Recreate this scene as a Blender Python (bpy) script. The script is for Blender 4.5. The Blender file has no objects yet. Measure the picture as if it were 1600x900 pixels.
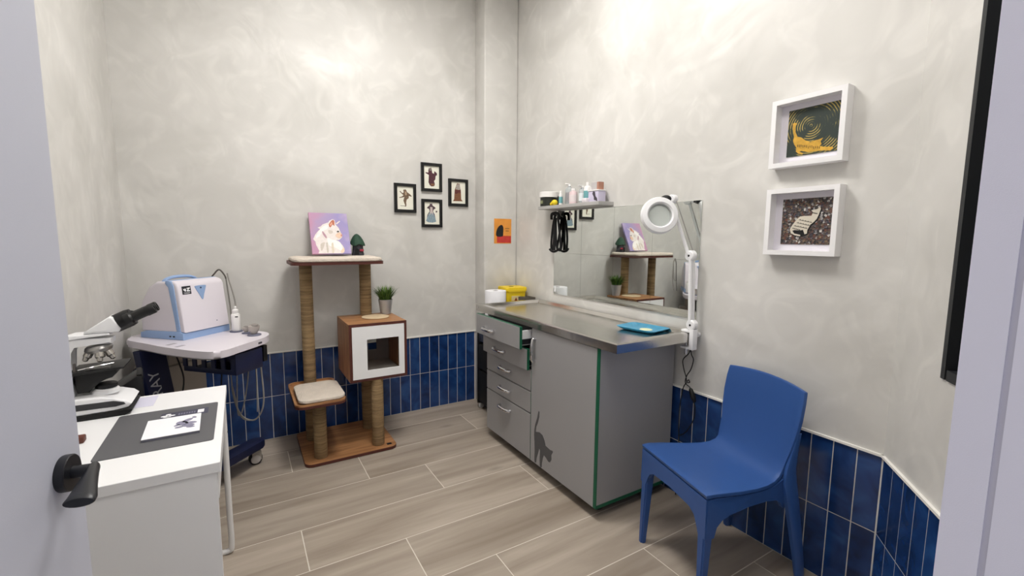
import bpy, bmesh, math, random
from mathutils import Vector, Matrix
random.seed(7)
scene = bpy.context.scene
COL = scene.collection

# ------------------------------------------------------------------ camera
CAM_H = 1.38
F_PX, PIT, ROLL, YAW = 704.1, .1104, .0085, .54385
cy_, sy_ = math.cos(YAW), math.sin(YAW)
fw = Vector((sy_ * math.cos(PIT), cy_ * math.cos(PIT), -math.sin(PIT)))
rt = Vector((cy_, -sy_, 0))
up = rt.cross(fw)
rt, up = math.cos(ROLL) * rt + math.sin(ROLL) * up, -math.sin(ROLL) * rt + math.cos(ROLL) * up
cam_d = bpy.data.cameras.new('camera')
cam_d.sensor_width = 36
cam_d.lens = 36 * F_PX / 1600
cam_d.clip_start = .02
cam = bpy.data.objects.new('camera', cam_d)
COL.objects.link(cam)
m3 = Matrix((rt, up, -fw)).transposed()
cam.matrix_world = Matrix.Translation((0, 0, CAM_H)) @ m3.to_4x4()
scene.camera = cam

# ------------------------------------------------------------------ world, lamps, exposure
CEIL = 3.32
PANELS = [((.45, .62), 17.0), ((.80, 1.95), 42.0)]      # ceiling LED panels: centre, strength
world = bpy.data.worlds.new('world')
scene.world = world
world.use_nodes = True
world.node_tree.nodes['Background'].inputs[0].default_value = (.80, .83, .95, 1)
world.node_tree.nodes['Background'].inputs[1].default_value = .62
vs = scene.view_settings
vs.view_transform = 'Standard'
vs.look = 'None'
vs.gamma = 1
vs.use_curve_mapping = False
vs.exposure = 0

# ------------------------------------------------------------------ materials
def lin(c):
    return tuple(((v / 255) / 12.92 if v / 255 <= .04045 else ((v / 255 + .055) / 1.055) ** 2.4) for v in c) + (1,)

MATS = {}
def mat(name, rgb, rough=.5, metal=0, coat=0, spec=.5, emit=None, trans=0, ior=1.45, bump=None, vary=None, alpha=1):
    """plain procedural material; bump=(scale,strength), vary=(scale,amount) adds faint mottling"""
    if name in MATS:
        return MATS[name]
    m = bpy.data.materials.new(name)
    m.use_nodes = True
    nt = m.node_tree
    b = nt.nodes['Principled BSDF']
    b.inputs['Base Color'].default_value = lin(rgb)
    b.inputs['Roughness'].default_value = rough
    b.inputs['Metallic'].default_value = metal
    b.inputs['Coat Weight'].default_value = coat
    b.inputs['Specular IOR Level'].default_value = spec
    b.inputs['Transmission Weight'].default_value = trans
    b.inputs['IOR'].default_value = ior
    if emit:
        b.inputs['Emission Color'].default_value = lin(rgb)
        b.inputs['Emission Strength'].default_value = emit
    if bump or vary:
        tc = nt.nodes.new('ShaderNodeTexCoord')
    if bump:
        n = nt.nodes.new('ShaderNodeTexNoise')
        n.inputs['Scale'].default_value = bump[0]
        n.inputs['Detail'].default_value = 4
        nt.links.new(tc.outputs['Object'], n.inputs['Vector'])
        bp = nt.nodes.new('ShaderNodeBump')
        bp.inputs['Strength'].default_value = bump[1]
        bp.inputs['Distance'].default_value = .01
        nt.links.new(n.outputs['Fac'], bp.inputs['Height'])
        nt.links.new(bp.outputs['Normal'], b.inputs['Normal'])
    if vary:
        n = nt.nodes.new('ShaderNodeTexNoise')
        n.inputs['Scale'].default_value = vary[0]
        n.inputs['Detail'].default_value = 3
        nt.links.new(tc.outputs['Object'], n.inputs['Vector'])
        mr = nt.nodes.new('ShaderNodeMapRange')
        mr.inputs['From Min'].default_value = .3
        mr.inputs['From Max'].default_value = .7
        mr.inputs['To Min'].default_value = 1 - vary[1]
        mr.inputs['To Max'].default_value = 1 + vary[1]
        nt.links.new(n.outputs['Fac'], mr.inputs['Value'])
        mx = nt.nodes.new('ShaderNodeVectorMath')
        mx.operation = 'SCALE'
        mx.inputs[0].default_value = lin(rgb)[:3]
        nt.links.new(mr.outputs['Result'], mx.inputs['Scale'])
        nt.links.new(mx.outputs['Vector'], b.inputs['Base Color'])
    MATS[name] = m
    return m

def ramp(nt, fac, stops):
    r = nt.nodes.new('ShaderNodeValToRGB')
    el = r.color_ramp.elements
    while len(el) < len(stops):
        el.new(.5)
    for e, (p, c) in zip(el, stops):
        e.position = p
        e.color = lin(c)
    nt.links.new(fac, r.inputs['Fac'])
    return r.outputs['Color']

def new_nodes(name, rough=.5):
    m = bpy.data.materials.new(name)
    m.use_nodes = True
    nt = m.node_tree
    b = nt.nodes['Principled BSDF']
    b.inputs['Roughness'].default_value = rough
    MATS[name] = m
    return m, nt, b

def plaster(name, a, c, stretch=(1, 1, 1)):
    """polished plaster with trowel marks: smooth clouds of colour, uneven gloss, shallow swirls in relief"""
    m, nt, b = new_nodes(name)
    N, L = nt.nodes, nt.links
    tc = N.new('ShaderNodeTexCoord')
    mp = N.new('ShaderNodeMapping')
    mp.inputs['Scale'].default_value = stretch
    L.new(tc.outputs['Object'], mp.inputs['Vector'])
    n1 = N.new('ShaderNodeTexNoise')
    n1.inputs['Scale'].default_value = 1.3
    n1.inputs['Detail'].default_value = 3
    n1.inputs['Distortion'].default_value = 1.4
    L.new(mp.outputs['Vector'], n1.inputs['Vector'])
    col = ramp(nt, n1.outputs['Fac'], [(.3, a), (.7, c)])
    n2 = N.new('ShaderNodeTexNoise')
    n2.inputs['Scale'].default_value = 2.3
    n2.inputs['Detail'].default_value = 2.0
    n2.inputs['Roughness'].default_value = .5
    n2.inputs['Distortion'].default_value = 1.1
    L.new(mp.outputs['Vector'], n2.inputs['Vector'])
    n3 = N.new('ShaderNodeTexNoise')
    n3.inputs['Scale'].default_value = 5.5
    n3.inputs['Detail'].default_value = 2.0
    n3.inputs['Roughness'].default_value = .5
    n3.inputs['Distortion'].default_value = 1.6
    L.new(mp.outputs['Vector'], n3.inputs['Vector'])
    hs_ = N.new('ShaderNodeMath')
    hs_.operation = 'MULTIPLY_ADD'
    L.new(n3.outputs['Fac'], hs_.inputs[0])
    hs_.inputs[1].default_value = .16
    L.new(n2.outputs['Fac'], hs_.inputs[2])
    mr = N.new('ShaderNodeMapRange')
    mr.inputs['From Min'].default_value = .15
    mr.inputs['From Max'].default_value = .85
    mr.inputs['To Min'].default_value = .28
    mr.inputs['To Max'].default_value = .62
    L.new(n2.outputs['Fac'], mr.inputs['Value'])
    mc = N.new('ShaderNodeMapRange')
    mc.interpolation_type = 'SMOOTHSTEP'
    mc.inputs['From Min'].default_value = .42
    mc.inputs['From Max'].default_value = .80
    mc.inputs['To Min'].default_value = .985
    mc.inputs['To Max'].default_value = 1.09
    L.new(n3.outputs['Fac'], mc.inputs['Value'])
    sc_ = N.new('ShaderNodeVectorMath')
    sc_.operation = 'SCALE'
    L.new(col, sc_.inputs[0])
    L.new(mc.outputs['Result'], sc_.inputs['Scale'])
    L.new(sc_.outputs['Vector'], b.inputs['Base Color'])
    L.new(mr.outputs['Result'], b.inputs['Roughness'])
    bp = N.new('ShaderNodeBump')
    bp.inputs['Strength'].default_value = .22
    bp.inputs['Distance'].default_value = .045
    L.new(hs_.outputs[0], bp.inputs['Height'])
    L.new(bp.outputs['Normal'], b.inputs['Normal'])
    b.inputs['Specular IOR Level'].default_value = .5
    return m

def wood(name, dark, light, scale=(2, 30, 30), rough=.45, per_object=False, knots=False):
    m, nt, b = new_nodes(name, rough)
    N, L = nt.nodes, nt.links
    tc = N.new('ShaderNodeTexCoord')
    vec = tc.outputs['Object']
    oi = N.new('ShaderNodeObjectInfo')
    if per_object:
        ad = N.new('ShaderNodeVectorMath')
        ad.operation = 'MULTIPLY_ADD'
        cmb = N.new('ShaderNodeCombineXYZ')
        for i in range(3):
            L.new(oi.outputs['Random'], cmb.inputs[i])
        L.new(cmb.outputs[0], ad.inputs[0])
        ad.inputs[1].default_value = (37, 53, 11)
        L.new(vec, ad.inputs[2])
        vec = ad.outputs[0]
    mp = N.new('ShaderNodeMapping')
    mp.inputs['Scale'].default_value = scale
    L.new(vec, mp.inputs['Vector'])
    n = N.new('ShaderNodeTexNoise')
    n.inputs['Scale'].default_value = 1
    n.inputs['Detail'].default_value = 5
    n.inputs['Roughness'].default_value = .55
    n.inputs['Distortion'].default_value = .6
    L.new(mp.outputs['Vector'], n.inputs['Vector'])
    col = ramp(nt, n.outputs['Fac'], [(.28, dark), (.72, light)])
    if knots:
        mp2 = N.new('ShaderNodeMapping')
        mp2.inputs['Scale'].default_value = (1.3, 3.2, 3)
        L.new(vec, mp2.inputs['Vector'])
        vo = N.new('ShaderNodeTexVoronoi')
        vo.inputs['Scale'].default_value = 1
        L.new(mp2.outputs['Vector'], vo.inputs['Vector'])
        k = N.new('ShaderNodeMapRange')
        k.inputs['From Min'].default_value = .02
        k.inputs['From Max'].default_value = .09
        k.inputs['To Min'].default_value = .72
        k.inputs['To Max'].default_value = 1
        L.new(vo.outputs['Distance'], k.inputs['Value'])
        sc = N.new('ShaderNodeVectorMath')
        sc.operation = 'SCALE'
        L.new(col, sc.inputs[0])
        L.new(k.outputs['Result'], sc.inputs['Scale'])
        col = sc.outputs['Vector']
    if per_object:
        k = N.new('ShaderNodeMapRange')
        k.inputs['To Min'].default_value = .94
        k.inputs['To Max'].default_value = 1.06
        L.new(oi.outputs['Random'], k.inputs['Value'])
        sc = N.new('ShaderNodeVectorMath')
        sc.operation = 'SCALE'
        L.new(col, sc.inputs[0])
        L.new(k.outputs['Result'], sc.inputs['Scale'])
        col = sc.outputs['Vector']
    L.new(col, b.inputs['Base Color'])
    return m

def glazed_tile():
    m, nt, b = new_nodes('blue_glazed_tile', .16)
    N, L = nt.nodes, nt.links
    tc = N.new('ShaderNodeTexCoord')
    oi = N.new('ShaderNodeObjectInfo')
    ad = N.new('ShaderNodeVectorMath')
    ad.operation = 'MULTIPLY_ADD'
    cmb = N.new('ShaderNodeCombineXYZ')
    for i in range(3):
        L.new(oi.outputs['Random'], cmb.inputs[i])
    L.new(cmb.outputs[0], ad.inputs[0])
    ad.inputs[1].default_value = (31, 17, 43)
    L.new(tc.outputs['Object'], ad.inputs[2])
    n = N.new('ShaderNodeTexNoise')
    n.inputs['Scale'].default_value = 9
    n.inputs['Detail'].default_value = 2
    n.inputs['Distortion'].default_value = .8
    L.new(ad.outputs[0], n.inputs['Vector'])
    mth = N.new('ShaderNodeMath')
    mth.operation = 'MULTIPLY_ADD'
    L.new(oi.outputs['Random'], mth.inputs[0])
    mth.inputs[1].default_value = .22
    mth.inputs[2].default_value = -.11
    m2 = N.new('ShaderNodeMath')
    L.new(n.outputs['Fac'], m2.inputs[0])
    L.new(mth.outputs[0], m2.inputs[1])
    L.new(ramp(nt, m2.outputs[0], [(.22, (16, 38, 78)), (.52, (28, 60, 114)), (.8, (42, 82, 140))]), b.inputs['Base Color'])
    bp = N.new('ShaderNodeBump')
    bp.inputs['Strength'].default_value = .25
    bp.inputs['Distance'].default_value = .01
    L.new(n.outputs['Fac'], bp.inputs['Height'])
    L.new(bp.outputs['Normal'], b.inputs['Normal'])
    b.inputs['Specular IOR Level'].default_value = .5
    return m

def rope(name, dark, light):
    """sisal rope wound round a post: fine horizontal turns"""
    m, nt, b = new_nodes(name, .85)
    N, L = nt.nodes, nt.links
    tc = N.new('ShaderNodeTexCoord')
    w = N.new('ShaderNodeTexWave')
    w.bands_direction = 'Z'
    w.inputs['Scale'].default_value = 42
    w.inputs['Distortion'].default_value = 1.6
    w.inputs['Detail'].default_value = 2
    w.inputs['Detail Scale'].default_value = 2
    L.new(tc.outputs['Object'], w.inputs['Vector'])
    n = N.new('ShaderNodeTexNoise')
    n.inputs['Scale'].default_value = 1
    n.inputs['Detail'].default_value = 3
    mpz = N.new('ShaderNodeMapping')
    mpz.inputs['Scale'].default_value = (5, 5, 75)
    L.new(tc.outputs['Object'], mpz.inputs['Vector'])
    L.new(mpz.outputs['Vector'], n.inputs['Vector'])
    mx = N.new('ShaderNodeMath')
    mx.operation = 'MULTIPLY_ADD'
    L.new(n.outputs['Fac'], mx.inputs[0])
    mx.inputs[1].default_value = 1.1
    ms = N.new('ShaderNodeMath')
    ms.operation = 'MULTIPLY'
    L.new(w.outputs['Fac'], ms.inputs[0])
    ms.inputs[1].default_value = .30
    L.new(ms.outputs[0], mx.inputs[2])
    L.new(ramp(nt, mx.outputs[0], [(.4, dark), (.95, light)]), b.inputs['Base Color'])
    bp = N.new('ShaderNodeBump')
    bp.inputs['Strength'].default_value = .6
    bp.inputs['Distance'].default_value = .004
    L.new(w.outputs['Fac'], bp.inputs['Height'])
    L.new(bp.outputs['Normal'], b.inputs['Normal'])
    return m

PLASTER = plaster('polished_plaster', (199, 197, 192), (218, 216, 212))
TILE = glazed_tile()
PLANK = wood('greige_plank', (144, 131, 117), (186, 174, 160), (1.0, 10, 10), .42, True, True)
GROUT = mat('grout', (222, 215, 203), .9)
WALNUT = wood('walnut_veneer', (130, 86, 52), (190, 140, 94), (3, 38, 38), .45)
WALNUT_V = wood('walnut_veneer_upright', (122, 80, 52), (176, 126, 88), (38, 38, 3), .45)
REDEDGE = mat('walnut_edge', (84, 42, 34), .5)
SISAL = rope('sisal_rope', (108, 86, 58), (172, 144, 104))
PLUSH = mat('cream_plush', (214, 203, 190), .95, bump=(90, .5), vary=(25, .06))
WHITE = mat('white_laminate', (240, 240, 241), .35)
WHITEP = mat('white_plastic', (236, 236, 238), .35)
WHITEM = mat('white_painted_metal', (232, 231, 230), .35)
DOORW = mat('door_lacquer_shaded', (197, 199, 211), .45, bump=(900, .06))  # white lacquer like the frame's, weaker light on the door greyed into its colour
JAMBW = mat('frame_lacquer', (244, 241, 250), .45, bump=(900, .06))
GREYL = mat('grey_laminate', (158, 157, 158), .42)
GREEN = mat('green_edge_band', (10, 92, 64), .45)
BLACK = mat('black_plastic', (18, 18, 20), .45)
RUBBER = mat('black_rubber', (14, 14, 15), .7)
BLACKM = mat('black_matt_metal', (24, 25, 30), .38)
CHROME = mat('chrome', (215, 215, 218), .12, 1)
STEEL = mat('brushed_steel', (206, 203, 198), .19, 1, bump=(40, .04))
MIRROR = mat('mirror_glass', (232, 236, 233), .015, 1)
GLASS = mat('whitened_glass', (232, 238, 234), .06, trans=.35, ior=1.12)  # lens glass, brightness seen through it painted in as part-opaque white
NAVY = mat('navy_plastic', (24, 30, 62), .45)
LILAC = mat('lilac_white_plastic', (224, 218, 226), .38)
SKY = mat('light_blue_plastic', (146, 172, 212), .4)
GREIGE = mat('greige_plastic', (168, 160, 150), .5)
CABLE = mat('grey_cable', (150, 146, 140), .5)
CHAIRB = mat('blue_chair_plastic', (50, 86, 148), .36)
CHARC = mat('charcoal_vinyl', (92, 92, 95), .6)
DECAL = mat('grey_decal', (84, 84, 86), .6)
PAPER = mat('white_paper', (238, 238, 242), .8)
LAVPAPER = mat('lavender_paper', (214, 212, 230), .8)

# ------------------------------------------------------------------ mesh helpers
def box(bm, x0, x1, y0, y1, z0, z1, r=0, seg=2):
    g = bmesh.ops.create_cube(bm, size=1)
    vs_ = g['verts']
    for v in vs_:
        v.co = Vector(((x0 + x1) / 2 + v.co.x * (x1 - x0), (y0 + y1) / 2 + v.co.y * (y1 - y0), (z0 + z1) / 2 + v.co.z * (z1 - z0)))
    if r:
        es = list({e for v in vs_ for e in v.link_edges})
        bmesh.ops.bevel(bm, geom=es, offset=r, segments=seg, profile=.5, affect='EDGES')
    return bm

def B(*a, **k):
    return box(bmesh.new(), *a, **k)

def ring_basis(d):
    d = Vector(d).normalized()
    a = Vector((0, 0, 1)) if abs(d.z) < .9 else Vector((1, 0, 0))
    u = d.cross(a).normalized()
    return u, d.cross(u).normalized()

def cyl(bm, p0, p1, r0, r1=None, seg=20):
    r1 = r0 if r1 is None else r1
    p0, p1 = Vector(p0), Vector(p1)
    u, w = ring_basis(p1 - p0)
    A, C = [], []
    for i in range(seg):
        t = 2 * math.pi * i / seg
        d = u * math.cos(t) + w * math.sin(t)
        A.append(bm.verts.new(p0 + d * r0))
        C.append(bm.verts.new(p1 + d * r1))
    for i in range(seg):
        j = (i + 1) % seg
        bm.faces.new((A[i], A[j], C[j], C[i]))
    bm.faces.new(A[::-1])
    bm.faces.new(C)
    return bm

def CY(*a, **k):
    return cyl(bmesh.new(), *a, **k)

def lathe(bm, prof, c=(0, 0, 0), axis=(0, 0, 1), seg=28):
    """prof: list of (radius, height) along axis, closed at both ends"""
    c, axis = Vector(c), Vector(axis).normalized()
    u, w = ring_basis(axis)
    rings = []
    for r, h in prof:
        rings.append([bm.verts.new(c + axis * h + (u * math.cos(2 * math.pi * i / seg) + w * math.sin(2 * math.pi * i / seg)) * max(r, 1e-4)) for i in range(seg)])
    for a, b in zip(rings, rings[1:]):
        for i in range(seg):
            j = (i + 1) % seg
            bm.faces.new((a[i], a[j], b[j], b[i]))
    bm.faces.new(rings[0][::-1])
    bm.faces.new(rings[-1])
    return bm

def LA(*a, **k):
    return lathe(bmesh.new(), *a, **k)

def tube(bm, pts, r, seg=8, closed=False, flat=None):
    """sweep a circle (or an ellipse r x flat) along points smoothed by Catmull-Rom"""
    P = [Vector(p) for p in pts]
    n = len(P)
    S = []
    rng = range(n if closed else n - 1)
    for i in rng:
        if closed:
            a, b, c, d = P[(i - 1) % n], P[i], P[(i + 1) % n], P[(i + 2) % n]
        else:
            a, b, c, d = P[max(i - 1, 0)], P[i], P[i + 1], P[min(i + 2, n - 1)]
        for k in range(5):
            t = k / 5
            S.append(.5 * ((2 * b) + (c - a) * t + (2 * a - 5 * b + 4 * c - d) * t * t + (3 * b - a - 3 * c + d) * t ** 3))
    if not closed:
        S.append(P[-1])
    rings = []
    u = None
    for i, p in enumerate(S):
        if closed:
            d = (S[(i + 1) % len(S)] - S[i - 1]).normalized()
        else:
            d = (S[min(i + 1, len(S) - 1)] - S[max(i - 1, 0)]).normalized()
        if u is None:
            u = ring_basis(d)[0]
        u = (u - d * u.dot(d))
        u = u.normalized() if u.length > 1e-6 else ring_basis(d)[0]
        w = d.cross(u)
        rings.append([bm.verts.new(p + u * math.cos(2 * math.pi * k / seg) * r + w * math.sin(2 * math.pi * k / seg) * (flat or r)) for k in range(seg)])
    pairs = list(zip(rings, rings[1:])) + ([(rings[-1], rings[0])] if closed else [])
    for a, b in pairs:
        for k in range(seg):
            j = (k + 1) % seg
            bm.faces.new((a[k], a[j], b[j], b[k]))
    if not closed:
        bm.faces.new(rings[0][::-1])
        bm.faces.new(rings[-1])
    return bm

def TU(*a, **k):
    return tube(bmesh.new(), *a, **k)

def prism(bm, pts, f, t0, t1, r=0, seg=2):
    """polygon pts (a,b) extruded from t0 to t1; f(a,b,t) -> xyz"""
    A = [bm.verts.new(f(a, b, t0)) for a, b in pts]
    C = [bm.verts.new(f(a, b, t1)) for a, b in pts]
    n = len(pts)
    f0 = bm.faces.new(A[::-1])
    f1 = bm.faces.new(C)
    for i in range(n):
        j = (i + 1) % n
        bm.faces.new((A[i], A[j], C[j], C[i]))
    if r:
        es = list(f0.edges) + list(f1.edges)
        bmesh.ops.bevel(bm, geom=es, offset=r, segments=seg, profile=.5, affect='EDGES')
    return bm

def PR(*a, **k):
    return prism(bmesh.new(), *a, **k)

def XY(a, b, t): return (a, b, t)
def XZ(a, b, t): return (a, t, b)
def YZ(a, b, t): return (t, a, b)

def rounded(x0, x1, y0, y1, r, n=6):
    out = []
    for cx, cy, a0 in ((x1 - r, y1 - r, 0), (x0 + r, y1 - r, 90), (x0 + r, y0 + r, 180), (x1 - r, y0 + r, 270)):
        for k in range(n + 1):
            a = math.radians(a0 + 90 * k / n)
            out.append((cx + r * math.cos(a), cy + r * math.sin(a)))
    return out

def smooth_closed(pts, k=5):
    n = len(pts)
    out = []
    P = [Vector(p) for p in pts]
    for i in range(n):
        a, b, c, d = P[i - 1], P[i], P[(i + 1) % n], P[(i + 2) % n]
        for q in range(k):
            t = q / k
            v = .5 * ((2 * b) + (c - a) * t + (2 * a - 5 * b + 4 * c - d) * t * t + (3 * b - a - 3 * c + d) * t ** 3)
            out.append((v.x, v.y))
    return out

def obj(name, bm, material, parent=None, smooth=True, ang=35):
    me = bpy.data.meshes.new(name)
    bmesh.ops.recalc_face_normals(bm, faces=bm.faces[:])
    bm.to_mesh(me)
    bm.free()
    if smooth:
        for p in me.polygons:
            p.use_smooth = True
        me.set_sharp_from_angle(angle=math.radians(ang))
    me.materials.append(material)
    o = bpy.data.objects.new(name, me)
    COL.objects.link(o)
    if parent:
        o.parent = parent
    return o

def tag(o, label, cat, group=None):
    o['label'] = label
    o['category'] = cat
    if group:
        o['group'] = group
    return o

def thing(name, label, cat, loc=(0, 0, 0), rz=0, group=None):
    o = bpy.data.objects.new(name, None)
    o.empty_display_size = .05
    COL.objects.link(o)
    o.location = loc
    o.rotation_euler = (0, 0, rz)
    return tag(o, label, cat, group)

def struct(name, bm, m, label=None, parent=None, **k):
    o = obj(name, bm, m, parent, **k)
    o['kind'] = 'structure'
    if label:
        o['label'] = label
    return o

def one(name, bm, m, label, cat, loc, group=None, rz=0, **k):
    """a thing that is a single mesh, modelled about its base point"""
    o = obj(name, bm, m, None, **k)
    o.location = loc
    o.rotation_euler = (0, 0, rz)
    return tag(o, label, cat, group)

# ------------------------------------------------------------------ the room
XL, XR, YB = -.565, 1.982, 3.374
COLX, COLY = 1.679, 3.2085
CA = Vector((1.982, .639, 0))                 # where the right wall turns into the angled wall
CD = Vector((-.778, -.628, 0)).normalized()   # along the angled wall, towards the doorway
CN = Vector((-CD.y, CD.x, 0))
if CN.x > 0:
    CN = -CN                                  # into the room
YF0, YF1 = -.06, .134                         # doorway wall: outer and room face
DX0, DX1, DZ = -.352, .580, 2.12              # doorway
SA = (CA.y - YF1) / -CD.y                     # length of the angled wall

fl = struct('floor', B(-.66, 2.1, -.9, 3.47, -.06, -.0005), GROUT, 'greige wood-look plank tile floor with pale grout', smooth=False)
rows = {-5: .35, -4: .9, -3: .2, -2: .62, -1: 1.488, 0: .900, 1: .593, 2: .185, 3: .909, 4: .577, 5: .204, 6: .75}
PW, PL = .3028, 1.215
for k, x0 in rows.items():
    ya, yb = 1.301 + k * PW, 1.301 + (k + 1) * PW
    yb = min(yb, YB + .02)
    xs = x0 - PL * 3
    while xs < 2.05:
        a, b = max(xs, XL - .02), min(xs + PL, XR + .02)
        if b - a > .02:
            me_bm = B(-(b - a) / 2 + .0022, (b - a) / 2 - .0022, -(yb - ya) / 2 + .0022, (yb - ya) / 2 - .0022, -.010, 0)
            p = obj('plank', me_bm, PLANK, fl, smooth=False)
            p.location = ((a + b) / 2, (ya + yb) / 2, 0)
        xs += PL

wl = struct('wall_left', B(XL - .1, XL, YF0, YB + .1, 0, CEIL), PLASTER, smooth=False)
wb = struct('wall_back', B(XL, XR + .1, YB, YB + .1, 0, CEIL), PLASTER, smooth=False)
wc = struct('wall_column', B(COLX, XR, COLY, YB, 0, CEIL, r=.012, seg=3), PLASTER)
wr = struct('wall_right', B(XR, XR + .1, CA.y, YB, 0, CEIL), PLASTER, smooth=False)
# angled wall with the window opening
WS0, WS1, WZ0, WZ1 = .311, .72, .985, 2.35
def on_angled(s, h, n):
    return CA + CD * s + CN * n + Vector((0, 0, h))
def abox(bm, s0, s1, h0, h1, n0, n1):
    vs_ = [bm.verts.new(on_angled(s, h, n)) for n in (n0, n1) for (s, h) in ((s0, h0), (s1, h0), (s1, h1), (s0, h1))]
    for q in ((0, 1, 2, 3), (4, 5, 6, 7), (0, 1, 5, 4), (1, 2, 6, 5), (2, 3, 7, 6), (3, 0, 4, 7)):
        bm.faces.new([vs_[i] for i in q])
    return bm
bm = bmesh.new()
abox(bm, 0, WS0, 0, CEIL, -.12, 0)
abox(bm, WS1, SA, 0, CEIL, -.12, 0)
abox(bm, WS0, WS1, 0, WZ0, -.12, 0)
abox(bm, WS0, WS1, WZ1, CEIL, -.12, 0)
wa = struct('wall_angled', bm, PLASTER, smooth=False)
bm = bmesh.new()
box(bm, XL - .1, DX0, YF0, YF1, 0, CEIL)
box(bm, DX1 + .02, 1.46, YF0, YF1, 0, CEIL)
box(bm, DX0, DX1 + .02, YF0, YF1, DZ + .02, CEIL)
wf = struct('wall_front', bm, PLASTER, smooth=False)
struct('ceiling', B(XL - .1, XR + .1, YF0, YB + .1, CEIL, CEIL + .08), mat('ceiling_paint', (232, 230, 226), .8), smooth=False)

# window in the angled wall: dark frame with dark panes
FR = mat('anthracite_frame', (34, 36, 39), .5)
w1 = struct('window_1', abox(bmesh.new(), WS0 + .018, WS1 - .02, WZ0 + .02, WZ1 - .02, -.030, -.024), mat('night_window_glass', (8, 9, 10), .35, spec=.12), 'tall narrow dark window beside the doorway', smooth=False)
for s0, s1, h0, h1 in ((WS0, WS0 + .020, WZ0, WZ1), (WS1 - .03, WS1, WZ0, WZ1), (WS0 + .03, WS1 - .03, WZ0, WZ0 + .03), (WS0 + .03, WS1 - .03, WZ1 - .03, WZ1)):
    obj('window_frame_bar', abox(bmesh.new(), s0, s1, h0, h1, -.07, .006), FR, w1, smooth=False)

# door lining on the right of the opening, with rubber seal in a groove, and head
t1 = struct('trim_1', B(DX1, DX1 + .02, .1085, YF1 + .004, 0, DZ), JAMBW, 'white door lining on the right of the doorway', smooth=False)
obj('rebate_lining', B(DX1, DX1 + .02, YF0 - .004, .1035, 0, DZ), JAMBW, t1, smooth=False)
obj('door_seal', B(DX1 + .0012, DX1 + .018, .1035, .1085, 0, DZ), mat('grey_seal', (206, 203, 214), .6), t1, smooth=False)
struct('trim_2', B(DX0, DX1, YF0, YF1, DZ, DZ + .02), JAMBW, 'white lining over the doorway', smooth=False)

# door leaf, swung into the room on the left
DA = math.radians(9)
ddir = Vector((math.sin(DA), math.cos(DA), 0))
dn = Vector((math.cos(DA), -math.sin(DA), 0))
edge = Vector((-.200, .81, 0))
hinge = edge - ddir * .80
def dp(s, n, z):      # s: from hinge to free edge, n: out of the face
    return hinge + ddir * s + dn * n + Vector((0, 0, z))
bm = bmesh.new()
vs_ = [bm.verts.new(dp(s, n, z)) for n in (-.04, 0) for s, z in ((0, .006), (.80, .006), (.80, 2.1), (0, 2.1))]
for q in ((0, 1, 2, 3), (4, 5, 6, 7), (0, 1, 5, 4), (1, 2, 6, 5), (2, 3, 7, 6), (3, 0, 4, 7)):
    bm.faces.new([vs_[i] for i in q])
bmesh.ops.bevel(bm, geom=bm.edges[:], offset=.002, segments=2, affect='EDGES')
door = struct('door_1', bm, DOORW, 'white lacquered door standing open with black lever handle')
HZ = 1.076
HS = .80 - .048
rose = obj('handle_rose', LA([(.0225, 0), (.0232, .002), (.0232, .0095), (.0224, .0105), (0, .0105)], dp(HS, 0, HZ), dn, 40), BLACKM, door)
bm = CY(dp(HS, .009, HZ), dp(HS, .031, HZ), .0080, .0080)
obj('handle_neck', bm, BLACKM, door)
# lever: flattened paddle that widens towards its tip
bm = bmesh.new()
rings = []
for t, wz, wn, dz, dnn in ((0, .0075, .0055, 0, .030), (.08, .0090, .0065, 0, .031), (.3, .0092, .0080, 0, .036), (.6, .0084, .0112, -.001, .042), (.88, .0070, .0145, -.002, .048), (.985, .0062, .0150, -.002, .049), (1, .0052, .0140, -.002, .049)):
    s = HS + .008 - t * .092
    rings.append([bm.verts.new(dp(s, dnn + wn * math.cos(2 * math.pi * k / 20), HZ + dz + wz * math.sin(2 * math.pi * k / 20))) for k in range(20)])
for a, b in zip(rings, rings[1:]):
    for k in range(20):
        bm.faces.new((a[k], a[(k + 1) % 20], b[(k + 1) % 20], b[k]))
bm.faces.new(rings[0][::-1])
bm.faces.new(rings[-1])
obj('handle_lever', bm, BLACKM, door)

# wainscot of upright glazed tiles, two courses, each tile its own piece
TP, TW, TH, TT = .0806, .0768, .2930, .0011
def tile_mesh(w):
    bm = B(-w / 2, w / 2, -TT, 0, 0, TH, r=.0005, seg=1)
    me = bpy.data.meshes.new('tile')
    bmesh.ops.recalc_face_normals(bm, faces=bm.faces[:])
    bm.to_mesh(me)
    bm.free()
    me.materials.append(TILE)
    return me
FULL = tile_mesh(TW)
def tiles(parent, origin, direction, normal, s0, s1, first):
    """tiles along a wall from s0 to s1; a joint falls at 'first'"""
    rz = math.atan2(normal.x, -normal.y)
    k0 = math.floor((s0 - first) / TP) - 1
    k1 = math.ceil((s1 - first) / TP) + 1
    for k in range(k0, k1):
        a, b = max(first + k * TP + .0019, s0), min(first + (k + 1) * TP - .0019, s1)
        if b - a < .012:
            continue
        me = FULL if abs(b - a - TW) < .0015 else tile_mesh(b - a)
        for z in (.0025, .2990):
            o = bpy.data.objects.new('tile', me)
            COL.objects.link(o)
            o.parent = parent
            p = origin + direction * ((a + b) / 2)
            o.location = (p.x, p.y, z)
            o.rotation_euler = (0, 0, rz)
tiles(wb, Vector((0, YB, 0)), Vector((1, 0, 0)), Vector((0, -1, 0)), XL + .002, COLX - .002, 1.6725)
tiles(wl, Vector((XL, 0, 0)), Vector((0, 1, 0)), Vector((1, 0, 0)), 2.25, YB - .01, 2.25)
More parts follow.
